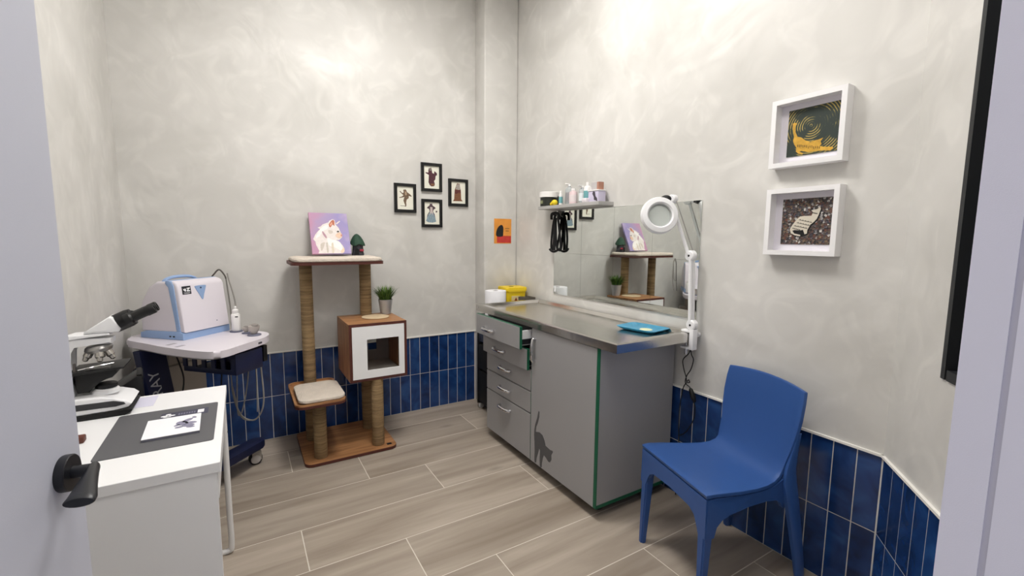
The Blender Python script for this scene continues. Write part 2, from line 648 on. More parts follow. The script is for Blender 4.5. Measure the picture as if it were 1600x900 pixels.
tiles(wr, Vector((XR, 0, 0)), Vector((0, 1, 0)), Vector((-1, 0, 0)), CA.y + .004, COLY - .002, .639)
tiles(wc, Vector((0, COLY, 0)), Vector((1, 0, 0)), Vector((0, -1, 0)), COLX + .002, XR - .01, COLX)
tiles(wa, CA, CD, CN, .006, SA, 0.0)
TRIMW = mat('white_tile_trim', (238, 236, 230), .5)
struct('trim_3', B(XL, COLX, YB - .010, YB, .5945, .6035), TRIMW, 'thin white strip along the top of the back wall tiles', smooth=False)
struct('trim_4', B(XR - .010, XR, CA.y - .003, COLY, .5945, .6035), TRIMW, 'thin white strip along the top of the right wall tiles', smooth=False)
struct('trim_5', abox(bmesh.new(), 0, SA, .5945, .6035, 0, .010), TRIMW, 'thin white strip along the top of the angled wall tiles', smooth=False)

# ceiling LED panels
EM = []
for i, ((px, py), st) in enumerate(PANELS):
    t = thing('ceiling_light', ['square ceiling light panel near the doorway', 'square ceiling light panel over the middle of the room'][i], 'ceiling light', (px, py, CEIL), 0, 'ceiling light panels')
    bm = bmesh.new()
    for a in ((-.31, .31, -.31, -.295), (-.31, .31, .295, .31), (-.31, -.295, -.295, .295), (.295, .31, -.295, .295)):
        box(bm, *a, -.02, 0)
    obj('light_frame', bm, WHITEM, t, smooth=False)
    em = mat('led_diffuser_%d' % i, (255, 252, 248), emit=st)
    obj('light_diffuser', B(-.295, .295, -.295, .295, -.014, -.002), em, t, smooth=False)
def parts_of(root):
    """parts given in world coordinates, stored relative to the thing's base point"""
    loc = Vector(root.location)
    def part(name, bm, material, parent=None, **k):
        bmesh.ops.translate(bm, verts=bm.verts[:], vec=-loc)
        return obj(name, bm, material, parent or root, **k)
    return part

# ------------------------------------------------------------------ examination cabinet
CX, CY0, CYM, CY1 = 1.432, 1.56, 2.140, 2.690       # front plane, near end, door/drawer split, far end
cab = thing('examination_cabinet', 'grey cabinet with green edging under the steel examination table', 'cabinet', (1.70, 2.125, 0))
P = parts_of(cab)
P('carcass', box(box(bmesh.new(), CX + .022, 1.955, CY0 + .018, CY1 - .018, .075, .862), CX + .030, 1.955, CY0 + .03, CY1 - .03, .06, .08), mat('gap_shade', (30, 32, 32), .8), smooth=False)  # carcass coloured near-black, painting in the shade between the fronts
P('side_panel', B(CX + .004, 1.957, CY0, CY0 + .017, .078, .866), GREYL, smooth=False)
P('side_panel', B(CX + .004, 1.957, CY1 - .017, CY1, .06, .866), GREYL, smooth=False)
P('green_edging', box(box(bmesh.new(), CX - .001, CX + .0035, CY0 - .001, CY0 + .0185, .062, .866), CX + .0036, 1.957, CY0 - .001, CY0 + .016, .060, .0775), GREEN, smooth=False)
dr = P('cabinet_door', B(CX - .002, CX + .016, CY0 + .0195, CYM - .003, .062, .862, r=.001, seg=1), GREYL, smooth=False)
P('door_edge_band', B(CX, CX + .015, CY0 + .0188, CY0 + .0194, .062, .862), GREEN, dr, smooth=False)

def pull_y(yc, z, x, w=.128):
    """bow handle on a drawer front that faces -x"""
    h = w / 2
    bm = TU([(x + .002, yc - h, z), (x - .016, yc - h + .004, z), (x - .025, yc - h * .55, z), (x - .027, yc, z), (x - .025, yc + h * .55, z), (x - .016, yc + h - .004, z), (x + .002, yc + h, z)], .0105, 10, flat=.0105)
    return bm
fronts = [(.745, .874, .082, 2.450), (.614, .738, .030, 2.440), (.484, .607, 0, 2.435), (.350, .476, 0, 2.435), (.062, .342, 0, 2.435)]
for i, (z0, z1, pull, yc) in enumerate(fronts):
    xf = CX - .002 - pull
    d = P('drawer', B(xf, xf + .018, CYM + .003, CY1, z0, z1, r=.001, seg=1), GREYL, smooth=False)
    d['label'] = ['top drawer pulled well open', 'second drawer slightly open', 'third drawer closed', 'fourth drawer closed', 'deep bottom drawer closed'][i]
    bm = box(bmesh.new(), xf + .0008, xf + .0175, CYM + .0005, CYM + .0019, z0, z1)
    if i < 2:
        box(bm, xf + .0008, xf + .0175, CYM + .0005, CY1, z1, z1 + .0012)
    P('edge_band', bm, GREEN, d, smooth=False)
    zc = (z0 + z1) / 2 - .01 if i < 4 else .277
    zc = [.795, .668, .545, .412, .283][i]
    P('handle', pull_y(yc + [.06, .02, 0, 0, 0][i], zc, xf), CHROME, d)
    if pull:
        bm = bmesh.new()
        x2 = CX + .40
        box(bm, xf + .018, x2, CYM + .03, CYM + .042, z0 + .012, z1 - .03)
        box(bm, xf + .018, x2, CY1 - .042, CY1 - .03, z0 + .012, z1 - .03)
        box(bm, xf + .018, x2, CYM + .042, CY1 - .042, z0 + .012, z0 + .02)
        P('drawer_box', bm, WHITE, d, smooth=False)
        P('drawer_runner', B(xf + .02, CX + .3, CYM + .018, CYM + .03, z0 + .02, z0 + .05), BLACKM, d, smooth=False)
# door handle, upright bow
yh, z0h, z1h = CYM - .036, .672, .806
P('handle', TU([(CX, yh, z0h), (CX - .018, yh, z0h + .004), (CX - .026, yh, z0h + .03), (CX - .028, yh, (z0h + z1h) / 2), (CX - .026, yh, z1h - .03), (CX - .018, yh, z1h - .004), (CX, yh, z1h)], .0085, 10, flat=.0085), CHROME, dr)
cat_pts = [(2.058, .391), (2.048, .391), (2.049, .359), (2.062, .32), (2.078, .289), (2.082, .258), (2.043, .269), (2.014, .263), (1.994, .24), (1.983, .213), (1.948, .208), (1.936, .207), (1.917, .211), (1.913, .205), (1.927, .181), (1.925, .156), (1.938, .134), (1.955, .132), (1.976, .144), (1.997, .151), (2.007, .13), (2.016, .094), (2.017, .07), (2.03, .062), (2.036, .074), (2.039, .116), (2.036, .16), (2.044, .173), (2.054, .142), (2.069, .103), (2.074, .073), (2.087, .066), (2.093, .081), (2.091, .137), (2.094, .191), (2.099, .232), (2.097, .265), (2.089, .301), (2.07, .346)]
cat_pts = [(min(a, CYM - .008), b) for a, b in cat_pts]
q = P('cat_decal', PR(cat_pts, YZ, CX - .0028, CX - .0019), DECAL, dr, smooth=False)
q['label'] = 'dark grey cat silhouette sticker'
for yy in (CY0 + .08, CYM, CY1 - .08):
    for xx in (1.52, 1.90):
        P('foot', CY((xx, yy, 0), (xx, yy, .062), .02, .017, 12), BLACK)

# steel table top with a sunken, sloping tray
tt = thing('steel_table_top', 'brushed steel examination table top with raised rim on the grey cabinet', 'table top', (1.70, 2.14, .867))
P = parts_of(tt)
X0, X1, Y0, Y1 = 1.422, 1.972, 1.442, 2.842
bm = bmesh.new()
loops = []
for (i, z) in ((0, .868), (0, .908), (.003, .915), (.034, .915), (.052, .897), (.2, .895)):
    loops.append([bm.verts.new(v) for v in ((X0 + i, Y0 + i, z), (X1 - i, Y0 + i, z), (X1 - i, Y1 - i, z), (X0 + i, Y1 - i, z))])
for a, b in zip(loops, loops[1:]):
    for k in range(4):
        bm.faces.new((a[k], a[(k + 1) % 4], b[(k + 1) % 4], b[k]))
bm.faces.new(loops[-1])
bm.faces.new(loops[0][::-1])
P('table_shell', bm, STEEL, ang=12)
P('screw', CY((X0 - .0015, Y1 - .03, .893), (X0, Y1 - .03, .893), .006, seg=14), CHROME)

# blue instrument tray on the table
def tray_outline(s):
    return rounded(-.085 * s, .085 * s, -.115 * s, .115 * s, .025)
bm = bmesh.new()
levels = [(.80, 0), (.84, .001), (1.03, .0150), (1.01, .0160), (.66, .0045), (.4, .0040)]
rings = [[bm.verts.new((a, b, z)) for a, b in tray_outline(s)] for s, z in levels]
n = len(rings[0])
for a, b in zip(rings, rings[1:]):
    for k in range(n):
        bm.faces.new((a[k], a[(k + 1) % n], b[(k + 1) % n], b[k]))
bm.faces.new(rings[0][::-1])
bm.faces.new(rings[-1])
tray = thing('instrument_tray', 'small blue plastic tray lying on the steel table', 'tray', (1.832, 1.672, .898), math.radians(10))
obj('tray_dish', bm, mat('blue_tray', (58, 142, 178), .3, vary=(30, .15)), tray)
obj('tray_residue', LA([(.035, .0035), (.033, .0048), (.0, .0055)], (0, -.02, 0), seg=16), mat('cream_pad', (222, 222, 180), .7), tray)

# ------------------------------------------------------------------ mirror of eight square panels
mir = thing('wall_mirror', 'wall mirror of eight square panels above the steel table', 'mirror', (XR, 2.064, .975))
P = parts_of(mir)
for j in range(2):
    for i in range(4):
        ya, za = 1.454 + i * .3055, .975 + j * .3005
        P('mirror_panel', B(XR - .006, XR - .0005, ya + .0006, ya + .3049, za + .0006, za + .2999), MIRROR, smooth=False)

# small white adhesive hook at the mirror's corner
one('adhesive_hook', box(box(bmesh.new(), -.005, 0, -.008, .008, -.016, .014, r=.002), -.009, -.004, -.006, .006, -.015, -.007, r=.0015), WHITEP,
    "small white adhesive hook at the mirror's lower far corner", 'hook', (XR - .006, 2.652, 1.006))

# ------------------------------------------------------------------ shelf over the mirror and what stands on it
SZ = 1.606
shelf = one('wall_shelf', B(-.124, 0, -.32, .32, -.022, 0, r=.0015, seg=1), mat('pale_grey_shelf', (178, 176, 174), .5),
            'narrow pale grey shelf fixed above the mirror', 'shelf', (XR, 2.40, SZ))
PURE = mat('bottle_white', (240, 238, 236), .4)
PINKB = mat('bottle_pale_pink', (224, 202, 204), .3)
CLEARB = mat('bottle_clear', (226, 232, 234), .15, trans=.55)
TEALL = mat('label_teal', (110, 168, 172), .6)
GREYB = mat('bottle_grey', (150, 148, 150), .4)
def bottle(name, label, cat, x, y, r, h, neck, body, capm, labelm=None, spray=False, group='bottles on the mirror shelf'):
    t = thing(name, label, cat, (x, y, SZ), 0, group)
    obj('bottle_body', LA([(r * .92, 0), (r, .003), (r, h * .72), (r * .9, h * .78), (neck, h * .84), (neck, h * .88)], seg=20), body, t)
    if labelm:
        obj('bottle_label', LA([(r + .0006, h * .15), (r + .0006, h * .58)], seg=20), labelm, t)
    if spray:
        bm = CY((0, 0, h * .88), (0, 0, h * .96), neck * 1.25, neck * .9, 14)
        box(bm, -.034, .012, -.007, .007, h * .94, h, r=.003)
        obj('spray_head', bm, capm, t)
    else:
        obj('bottle_cap', CY((0, 0, h * .86), (0, 0, h), neck * 1.25, neck * 1.15, 16), capm, t)
    return t
jar = thing('supplement_jar', 'black jar with wide white lid at the far end of the shelf', 'jar', (1.915, 2.668, SZ), 0, 'bottles on the mirror shelf')
obj('jar_body', LA([(.058, 0), (.061, .004), (.061, .058), (.056, .064)], seg=28), mat('jar_dark', (38, 42, 36), .4), jar)
obj('jar_lid', LA([(.066, .062), (.068, .064), (.068, .098), (.064, .101)], seg=28), PURE, jar)
obj('jar_label', B(-.0625, -.0600, -.012, .016, .018, .040), mat('label_sage', (140, 145, 110), .6), jar, smooth=False)
one('medicine_vial', LA([(.014, 0), (.014, .05), (.009, .055), (.012, .056), (.012, .068), (0, .068)], seg=16), BLACK, 'small black bottle behind the yellow duck-like toy on the shelf', 'bottle', (1.938, 2.575, SZ), 'bottles on the mirror shelf')
ye = thing('yellow_toy', 'little yellow rounded toy at the shelf edge by the black jar', 'toy', (1.884, 2.565, SZ))
YEL = mat('toy_yellow', (232, 206, 40), .45)
bm = bmesh.new()
bmesh.ops.create_uvsphere(bm, u_segments=16, v_segments=10, radius=.021, matrix=Matrix.Translation((0, -.008, .020)) @ Matrix.Diagonal((1, 1.2, .95, 1)))
obj('toy_body', bm, YEL, ye)
bm = bmesh.new()
bmesh.ops.create_uvsphere(bm, u_segments=14, v_segments=8, radius=.013, matrix=Matrix.Translation((0, .024, .013)))
obj('toy_head', bm, YEL, ye)
bottle('dropper_bottle', 'slim white dropper bottle with teal label beside the yellow toy', 'bottle', 1.905, 2.515, .013, .098, .007, PURE, PURE, TEALL)
bottle('spray_bottle', 'tallest clear spray bottle with grey label on the shelf', 'bottle', 1.93, 2.455, .026, .142, .010, CLEARB, PURE, GREYB, True)
bottle('lotion_bottle', 'pale pink lotion bottle with white cap on the shelf', 'bottle', 1.915, 2.392, .027, .104, .012, PINKB, PURE, mat('label_blush', (226, 214, 214), .6))
bottle('spray_bottle', 'clear spray bottle with white head between pink bottle and teal label', 'bottle', 1.93, 2.318, .022, .118, .009, CLEARB, PURE, mat('label_pale', (222, 228, 230), .6), True)
bottle('disinfectant_bottle', 'white bottle with teal label and tall nozzle in the middle of the shelf', 'bottle', 1.92, 2.255, .024, .132, .008, PURE, PURE, TEALL)
bottle('disinfectant_bottle', 'white bottle with grey collar left of the lilac dispenser box', 'bottle', 1.945, 2.222, .022, .126, .009, PURE, GREYB, mat('label_white', (228, 228, 230), .6))
tb = thing('dispenser_box', 'lilac dispenser box with dark cat figure at the near end of the shelf', 'box', (1.915, 2.160, SZ))
obj('box_body', B(-.030, .030, -.046, .046, 0, .066, r=.002), mat('box_lilac', (206, 200, 222), .5), tb)
obj('box_lid', B(-.034, .034, -.050, .050, .066, .073, r=.002), PURE, tb)
obj('cat_figure', PR([(-.03, .0), (-.026, .02), (-.012, .034), (-.006, .06), (.012, .064), (.018, .05), (.004, .03), (.002, .012), (-.02, .006)], lambda a, b, t: (t, a - .01, b), -.0306, -.0300), mat('figure_dark', (70, 66, 74), .7), tb, smooth=False)
mb = thing('medicine_box', 'small grey and orange medicine carton on the lilac dispenser box', 'box', (1.92, 2.165, SZ + .073))
obj('carton', B(-.020, .020, -.036, .034, 0, .050, r=.001, seg=1), mat('carton_grey', (190, 186, 186), .6), mb, smooth=False)
obj('carton_stripe', B(-.0206, .0206, -.0366, -.020, .002, .048), mat('carton_orange', (176, 128, 108), .6), mb, smooth=False)
tbx = one('tissue_packet', B(-.014, .014, -.022, .022, 0, .026, r=.004), mat('packet_white', (232, 226, 230), .6), 'small whitish packet lying before the lilac dispenser box', 'packet', (1.872, 2.215, SZ))

# black harness hanging from a hook under the shelf
hk = one('metal_hook', tube(box(bmesh.new(), -.008, 0, -.012, .012, -.03, .012, r=.002), [(-.004, 0, -.02), (-.022, 0, -.028), (-.032, 0, -.02), (-.034, 0, -.004)], .004, 8), mat('hook_grey', (110, 104, 100), .35, .8),
         'grey metal hook under the shelf holding the black harness', 'hook', (XR - .006, 2.618, 1.566))
hs = thing('pet_harness', 'black webbing harness hanging under the wall shelf', 'harness', (1.948, 2.615, 1.545))
WEB = mat('black_webbing', (16, 16, 18), .9, bump=(300, .3))
for a in ([(-.004, .022, -.01), (-.006, .040, -.08), (-.004, .060, -.17), (0, .068, -.228), (-.002, .052, -.250), (-.008, .030, -.240), (-.010, .016, -.15), (-.010, .008, -.02)],
          [(-.004, -.022, -.012), (-.006, -.040, -.07), (-.004, -.058, -.16), (0, -.062, -.222), (-.004, -.050, -.242), (-.008, -.028, -.236), (-.010, -.010, -.15), (-.010, -.004, -.02)]):
    obj('strap', TU([(p[0], p[1] * .86, p[2]) for p in a], .0085, 8, flat=.0075), WEB, hs)
obj('chest_strap', TU([(-.012, .056, -.244), (-.018, .02, -.258), (-.018, -.02, -.256), (-.012, -.050, -.238)], .011, 8, flat=.008), WEB, hs)
obj('centre_strap', TU([(-.014, .0, -.0), (-.016, .002, -.08), (-.016, -.002, -.16), (-.016, 0, -.25)], .012, 8, flat=.006), WEB, hs)
bm = TU([(-.012, .045, -.03), (-.016, .038, .004), (-.018, .012, .010), (-.018, -.02, .012), (-.016, -.044, .0), (-.012, -.052, -.034)], .012, 10, flat=.008)
obj('buckle_knot', bm, WEB, hs)

# ------------------------------------------------------------------ pictures
def frame_ring(w, h, b, d, f):
    """rectangular frame with mitred bars, as one moulding; f(a,b,t) -> xyz"""
    bm = bmesh.new()
    def rect(i, t):
        return [bm.verts.new(f(x, z, t)) for x, z in ((-w / 2 + i, -h / 2 + i), (w / 2 - i, -h / 2 + i), (w / 2 - i, h / 2 - i), (-w / 2 + i, h / 2 - i))]
    L_ = [rect(0, 0), rect(0, d), rect(b, d), rect(b, 0)]
    for a, c in zip(L_, L_[1:] + L_[:1]):
        for k in range(4):
            bm.faces.new((a[k], a[(k + 1) % 4], c[(k + 1) % 4], c[k]))
    return bm
BKF = mat('black_picture_frame', (14, 14, 15), .35)
IVORY = mat('ivory_print_paper', (232, 230, 216), .8)
fb = lambda a, b, t: (a, -t, b)                # pictures on the back wall: t points into the room
fr_ = lambda a, b, t: (-t, -a, b)              # pictures on the right wall
def figure(root, polys, rect, w, h, f, t, name='printed_figure'):
    """flat printed shapes; polys in sheet units of rect=(x0,x1,y0,y1)"""
    x0, x1, y0, y1 = rect
    for i, (m_, pts) in enumerate(polys):
        pp = [((x - x0) / (x1 - x0) * w - w / 2, h / 2 - (y - y0) / (y1 - y0) * h) for x, y in pts]
        obj(name, PR(pp, f, t + .0002 * i, t + .0002 * (i + 1) + .0002), m_, root, smooth=False)
INK = lambda n, c: mat('ink_' + n, c, .85, vary=(120, .35))
prints = [
    ((1.089, 1.672), 'black framed print of a brown cat dancing on one leg', (188, 410, 412, 748), [
        (INK('brown', (112, 92, 74)), [(275, 465), (285, 452), (293, 460), (305, 450), (318, 470), (325, 490), (360, 515), (390, 545), (385, 555), (350, 545), (348, 580), (320, 600), (312, 640), (315, 685), (310, 703), (285, 703), (298, 685), (285, 650), (275, 620), (280, 590), (290, 565), (255, 575), (225, 582), (215, 572), (255, 560), (275, 540), (250, 515), (225, 490), (232, 478), (262, 510), (280, 500)]),
        (INK('tan', (170, 148, 122)), [(295, 480), (318, 490), (325, 520), (312, 545), (298, 520)]),
        (INK('shade', (120, 116, 104)), [(222, 690), (300, 692), (308, 700), (240, 697)])]),
    ((1.300, 1.840), 'black framed print of a cat in a long maroon robe', (97, 275, 97, 378), [
        (INK('maroon', (82, 48, 56)), [(150, 150), (158, 120), (168, 130), (180, 110), (190, 140), (195, 180), (215, 190), (220, 155), (250, 180), (250, 205), (235, 215), (230, 260), (215, 280), (225, 320), (215, 345), (185, 350), (165, 335), (150, 300), (155, 210), (140, 200), (118, 190), (118, 178), (150, 180)]),
        (INK('greyfur', (128, 120, 112)), [(160, 132), (168, 134), (182, 122), (188, 148), (176, 158), (160, 150)]),
        (INK('brown2', (128, 92, 66)), [(170, 318), (215, 312), (222, 335), (190, 346)])]),
    ((1.524, 1.736), 'black framed print of a cat in a brown cloak and shawl', (413, 577, 293, 553), [
        (INK('cloak', (124, 84, 60)), [(470, 345), (480, 318), (490, 308), (500, 318), (512, 312), (515, 345), (525, 390), (530, 500), (548, 522), (435, 525), (448, 500), (455, 390)]),
        (INK('shawl', (160, 152, 146)), [(465, 382), (470, 350), (485, 322), (508, 322), (522, 382), (500, 388)]),
        (INK('maroon2', (96, 52, 48)), [(460, 390), (522, 388), (526, 430), (500, 420), (470, 440), (456, 430)])]),
    ((1.300, 1.566), 'black framed print of a cat in a gown with blue skirt', (103, 280, 530, 800), [
        (INK('plum', (84, 66, 72)), [(140, 590), (165, 570), (170, 545), (180, 552), (195, 545), (200, 570), (230, 590), (235, 605), (215, 615), (205, 640), (225, 680), (235, 740), (205, 680), (190, 640), (170, 640), (150, 680), (130, 730), (140, 680), (165, 640), (158, 612), (135, 605)]),
        (INK('blueskirt', (134, 154, 164)), [(170, 640), (200, 640), (222, 695), (242, 765), (200, 778), (150, 775), (122, 760), (142, 700)]),
        (INK('bodice', (196, 184, 178)), [(172, 590), (198, 590), (200, 630), (206, 690), (186, 660), (166, 690), (172, 630)]),
        (INK('plum', (84, 66, 72)), [(234, 636), (252, 630), (256, 648), (240, 655)])]),
]
for (cx, cz), lab, rect, polys in prints:
    t = thing('picture_frame', lab, 'picture', (cx, YB - .0005, cz), 0, 'black framed cat prints on the back wall')
    obj('frame_moulding', frame_ring(.168, .215, .022, .018, fb), BKF, t, smooth=False)
    obj('print_sheet', B(-.064, .064, -.008, 0, -.0875, .0875), IVORY, t, smooth=False)
    figure(t, polys, rect, .124, .171, fb, .0080)

# small poster on the column: plain stand-in of the same size and colours
po = thing('wall_poster', 'small orange and red poster with dark shape on the column', 'poster', (1.847, COLY - .0003, 1.435))
obj('poster_sheet', B(-.080, .080, -.0015, 0, -.100, .100), mat('poster_orange', (226, 150, 62), .7, vary=(14, .12)), po, smooth=False)
obj('poster_band', B(-.055, .078, -.0020, -.0015, -.094, -.038), mat('poster_red', (196, 58, 52), .7, vary=(30, .15)), po, smooth=False)
obj('poster_shape', PR(smooth_closed([(-.058, -.040), (-.060, .000), (-.040, .036), (-.012, .050), (.004, .030), (.004, -.010), (-.004, -.042)]), fb, .0020, .0026), mat('poster_dark', (28, 28, 30), .8), po, smooth=False)
obj('poster_mark', B(.022, .062, -.0021, -.0016, .020, .024), mat('poster_dark', (28, 28, 30), .8), po, smooth=False)
obj('poster_mark', B(.026, .058, -.0021, -.0016, .000, .004), mat('poster_dark', (28, 28, 30), .8), po, smooth=False)

# two white shadow boxes on the right wall
def ring_paint():
    m, nt, b = new_nodes('green_gold_swirl_paint', .55)
    N, L = nt.nodes, nt.links
    tc = N.new('ShaderNodeTexCoord')
    mp = N.new('ShaderNodeMapping')
    mp.inputs['Location'].default_value = (0, -.0, -.02)
    L.new(tc.outputs['Object'], mp.inputs['Vector'])
    w = N.new('ShaderNodeTexWave')
    w.wave_type = 'RINGS'
    w.rings_direction = 'X'
    w.inputs['Scale'].default_value = 34
    w.inputs['Distortion'].default_value = 1.2
    w.inputs['Detail'].default_value = 1
    L.new(mp.outputs['Vector'], w.inputs['Vector'])
    n = N.new('ShaderNodeTexNoise')
    n.inputs['Scale'].default_value = 20
    n.inputs['Detail'].default_value = 3
    L.new(tc.outputs['Object'], n.inputs['Vector'])
    nm = N.new('ShaderNodeMapRange')
    nm.inputs['From Min'].default_value = .33
    nm.inputs['From Max'].default_value = .56
    L.new(n.outputs['Fac'], nm.inputs['Value'])
    a = N.new('ShaderNodeMath')
    a.operation = 'MULTIPLY'
    L.new(w.outputs['Fac'], a.inputs[0])
    L.new(nm.outputs['Result'], a.inputs[1])
    L.new(ramp(nt, a.outputs[0], [(.40, (36, 48, 42)), (.65, (86, 86, 50)), (.90, (180, 158, 84))]), b.inputs['Base Color'])
    return m
def pebble_paint():
    m, nt, b = new_nodes('coloured_chip_mosaic', .3)
    N, L = nt.nodes, nt.links
    tc = N.new('ShaderNodeTexCoord')
    v = N.new('ShaderNodeTexVoronoi')
    v.inputs['Scale'].default_value = 135
    L.new(tc.outputs['Object'], v.inputs['Vector'])
    sep = N.new('ShaderNodeSeparateColor')
    L.new(v.outputs['Color'], sep.inputs['Color'])
    L.new(ramp(nt, sep.outputs[0], [(0, (30, 28, 34)), (.3, (70, 62, 60)), (.48, (108, 66, 52)), (.6, (64, 70, 74)), (.75, (122, 100, 78)), (.87, (60, 58, 74)), (1, (200, 196, 190))]), b.inputs['Base Color'])
    bp = N.new('ShaderNodeBump')
    bp.inputs['Strength'].default_value = .7
    bp.inputs['Distance'].default_value = .004
    L.new(v.outputs['Distance'], bp.inputs['Height'])
    L.new(bp.outputs['Normal'], b.inputs['Normal'])
    return m
SBW = mat('white_shadow_box', (240, 239, 240), .4)
SBM = mat('white_backing_card', (228, 224, 232), .8)
def affine(TL, U, V):
    det = U[0] * V[1] - U[1] * V[0]
    def g(p):
        x, y = p[0] - TL[0], p[1] - TL[1]
        return ((x * V[1] - y * V[0]) / det, (U[0] * y - U[1] * x) / det)
    return g
def shadow_box(cy, cz, label, paint):
    t = thing('shadow_box', label, 'picture', (XR - .0005, cy, cz), 0, 'white shadow box pictures on the right wall')
    obj('box_frame', frame_ring(.274, .272, .019, .050, fr_), SBW, t, smooth=False)
    obj('backing_card', PR([(-.120, -.120), (.120, -.120), (.120, .120), (-.120, .120)], fr_, .0, .006), SBM, t, smooth=False)
    p = obj('painting', PR([(-.088, -.092), (.107, -.092), (.107, .094), (-.088, .094)], fr_, .006, .009), paint, t, smooth=False)
    return t
GOLD = mat('gold_paint', (206, 160, 58), .5, vary=(50, .2))
DARKP = mat('dark_paint', (40, 36, 30), .7)
sb = shadow_box(.9735, 1.815, 'upper white shadow box with golden cat on dark green', ring_paint())
g = affine((205, 300), (520, -115), (-33, 460))
def on_paint(root, pts, m_, t, name):
    uv = [g(p) for p in pts]
    pp = [(-.088 + u * .195, .094 - v * .186) for u, v in uv]
    return obj(name, PR(pp, fr_, t, t + .0007), m_, root, smooth=False)
on_paint(sb, [(240, 420), (265, 410), (290, 420), (270, 440), (270, 500), (290, 545), (330, 550), (370, 575), (420, 590), (450, 575), (500, 560), (545, 540), (520, 575), (530, 600), (510, 620), (560, 625), (630, 618), (640, 630), (610, 655), (540, 660), (460, 675), (400, 688), (330, 680), (310, 690), (350, 700), (340, 715), (300, 710), (275, 690), (280, 655), (255, 620), (245, 590), (255, 550), (245, 500)], GOLD, .009, 'painted_cat')
random.seed(3)
for k in range(13):
    x = 290 + k * 18
    y = 628 - (k % 3) * 4 + random.uniform(-5, 5)
    on_paint(sb, [(x, y), (x + 5, y - 2), (x + 7, y + 22 + random.uniform(-6, 8)), (x + 2, y + 22)], DARKP, .0097, 'painted_stripe')
sb = shadow_box(.9715, 1.456, 'lower white shadow box with sheet-music cat on chip mosaic', pebble_paint())
g = affine((222, 208), (586, -43), (-19, 517))
on_paint(sb, [(322, 560), (345, 512), (395, 440), (435, 405), (485, 398), (568, 392), (582, 352), (562, 330), (628, 317), (662, 282), (672, 312), (652, 372), (632, 422), (600, 457), (560, 492), (532, 552), (524, 592), (498, 602), (448, 622), (380, 620), (335, 600)], mat('mosaic_shadow', (20, 18, 20), .7), .009, 'cat_shadow')
on_paint(sb, [(315, 545), (340, 500), (390, 430), (430, 395), (480, 385), (560, 380), (575, 340), (555, 320), (620, 305), (650, 280), (660, 300), (640, 360), (620, 410), (590, 445), (550, 480), (520, 540), (515, 580), (490, 590), (470, 540), (440, 550), (370, 550), (345, 560), (370, 590), (440, 600), (440, 615), (380, 610), (330, 590)], mat('music_paper', (214, 206, 190), .8), .0098, 'paper_cat')
for x0, y0, x1, y1 in ((420, 428, 570, 452), (395, 462, 545, 486), (365, 498, 520, 520), (345, 528, 440, 545), (565, 345, 625, 355)):
    on_paint(sb, [(x0, y0), (x1, y1), (x1 - 1, y1 + 5), (x0 - 1, y0 + 5)], DARKP, .0106, 'music_line')
    for k in range(5):
        x = x0 + (x1 - x0) * (k + .5) / 5
        y = y0 + (y1 - y0) * (k + .5) / 5
        on_paint(sb, [(x, y - 7), (x + 5, y - 7), (x + 5, y + 3), (x, y + 3)], DARKP, .0110, 'music_note')
# ------------------------------------------------------------------ cat tree
ct = thing('cat_tree', 'walnut cat tree with sisal posts and white-fronted den', 'cat tree', (.553, 3.07, 0))
P = parts_of(ct)
bp_ = P('base_board', PR(rounded(.275, .831, 2.806, 3.340, .045), XY, .003, .020), REDEDGE, smooth=False)
P('base_veneer', PR(rounded(.276, .830, 2.807, 3.339, .045), XY, .020, .0208), WALNUT, bp_, smooth=False)
P('maker_plate', B(.772, .802, 2.842, 2.868, .0208, .0216), BLACK, bp_, smooth=False)
RP = .0385
def post(x, y, z0, z1):
    prof = [(RP * .96, z0), (RP, z0 + .003), (RP, z1 - .003), (RP * .96, z1)]
    P('sisal_post', LA(prof, (x, y, 0), seg=28), SISAL)
post(.373, 2.890, .0208, .386)
post(.362, 3.190, .0208, 1.203)
post(.726, 2.890, .0208, .468)
post(.732, 3.190, .0208, .468)
post(.738, 3.190, .8385, 1.203)
# seat with raised lip
so = rounded(.230, .512, 2.752, 3.245, .05)
seat = P('seat_board', PR(so, XY, .386, .402), REDEDGE, smooth=False)
bm = bmesh.new()
si = rounded(.242, .500, 2.764, 3.233, .042)
A = [[bm.verts.new((a, b, z)) for a, b in s] for s, z in ((so, .402), (so, .412), (si, .412), (si, .4025))]
n = len(so)
for a, b in zip(A, A[1:]):
    for k in range(n):
        bm.faces.new((a[k], a[(k + 1) % n], b[(k + 1) % n], b[k]))
bm.faces.new(A[-1])
P('seat_rim', bm, WALNUT, seat)
# top board
P('top_board', PR(rounded(.262, .822, 2.985, 3.345, .05), XY, 1.203, 1.222), REDEDGE, smooth=False)
# den: five walnut panels, a white front with a square hole, a back with a smaller one
BX0, BX1, BY0, BY1, BZ0, BZ1 = .553, .916, 2.852, 3.235, .470, .8385
den = P('den_shell', box(box(bmesh.new(), BX0, BX1, BY0, BY1, BZ0, BZ0 + .016), BX0, BX0 + .016, BY0, BY1, BZ0 + .016, BZ1 - .016), WALNUT_V, smooth=False)
P('den_side', B(BX1 - .016, BX1, BY0, BY1, BZ0 + .016, BZ1 - .016), WALNUT_V, den, smooth=False)
P('den_roof', B(BX0, BX1, BY0, BY1, BZ1 - .016, BZ1 - .0006), WALNUT, den, smooth=False)
P('den_edging', frame_ring(BX1 - BX0 + .001, BZ1 - BZ0, .017, .0012, lambda a, b, t: (a + (BX0 + BX1) / 2, BY0 - t, b + (BZ0 + BZ1) / 2)), REDEDGE, den, smooth=False)
bm = bmesh.new()
OX0, OX1, OZ0, OZ1 = .660, .864, .536, .737
yf0, yf1 = BY0 - .004, BY0 + .010
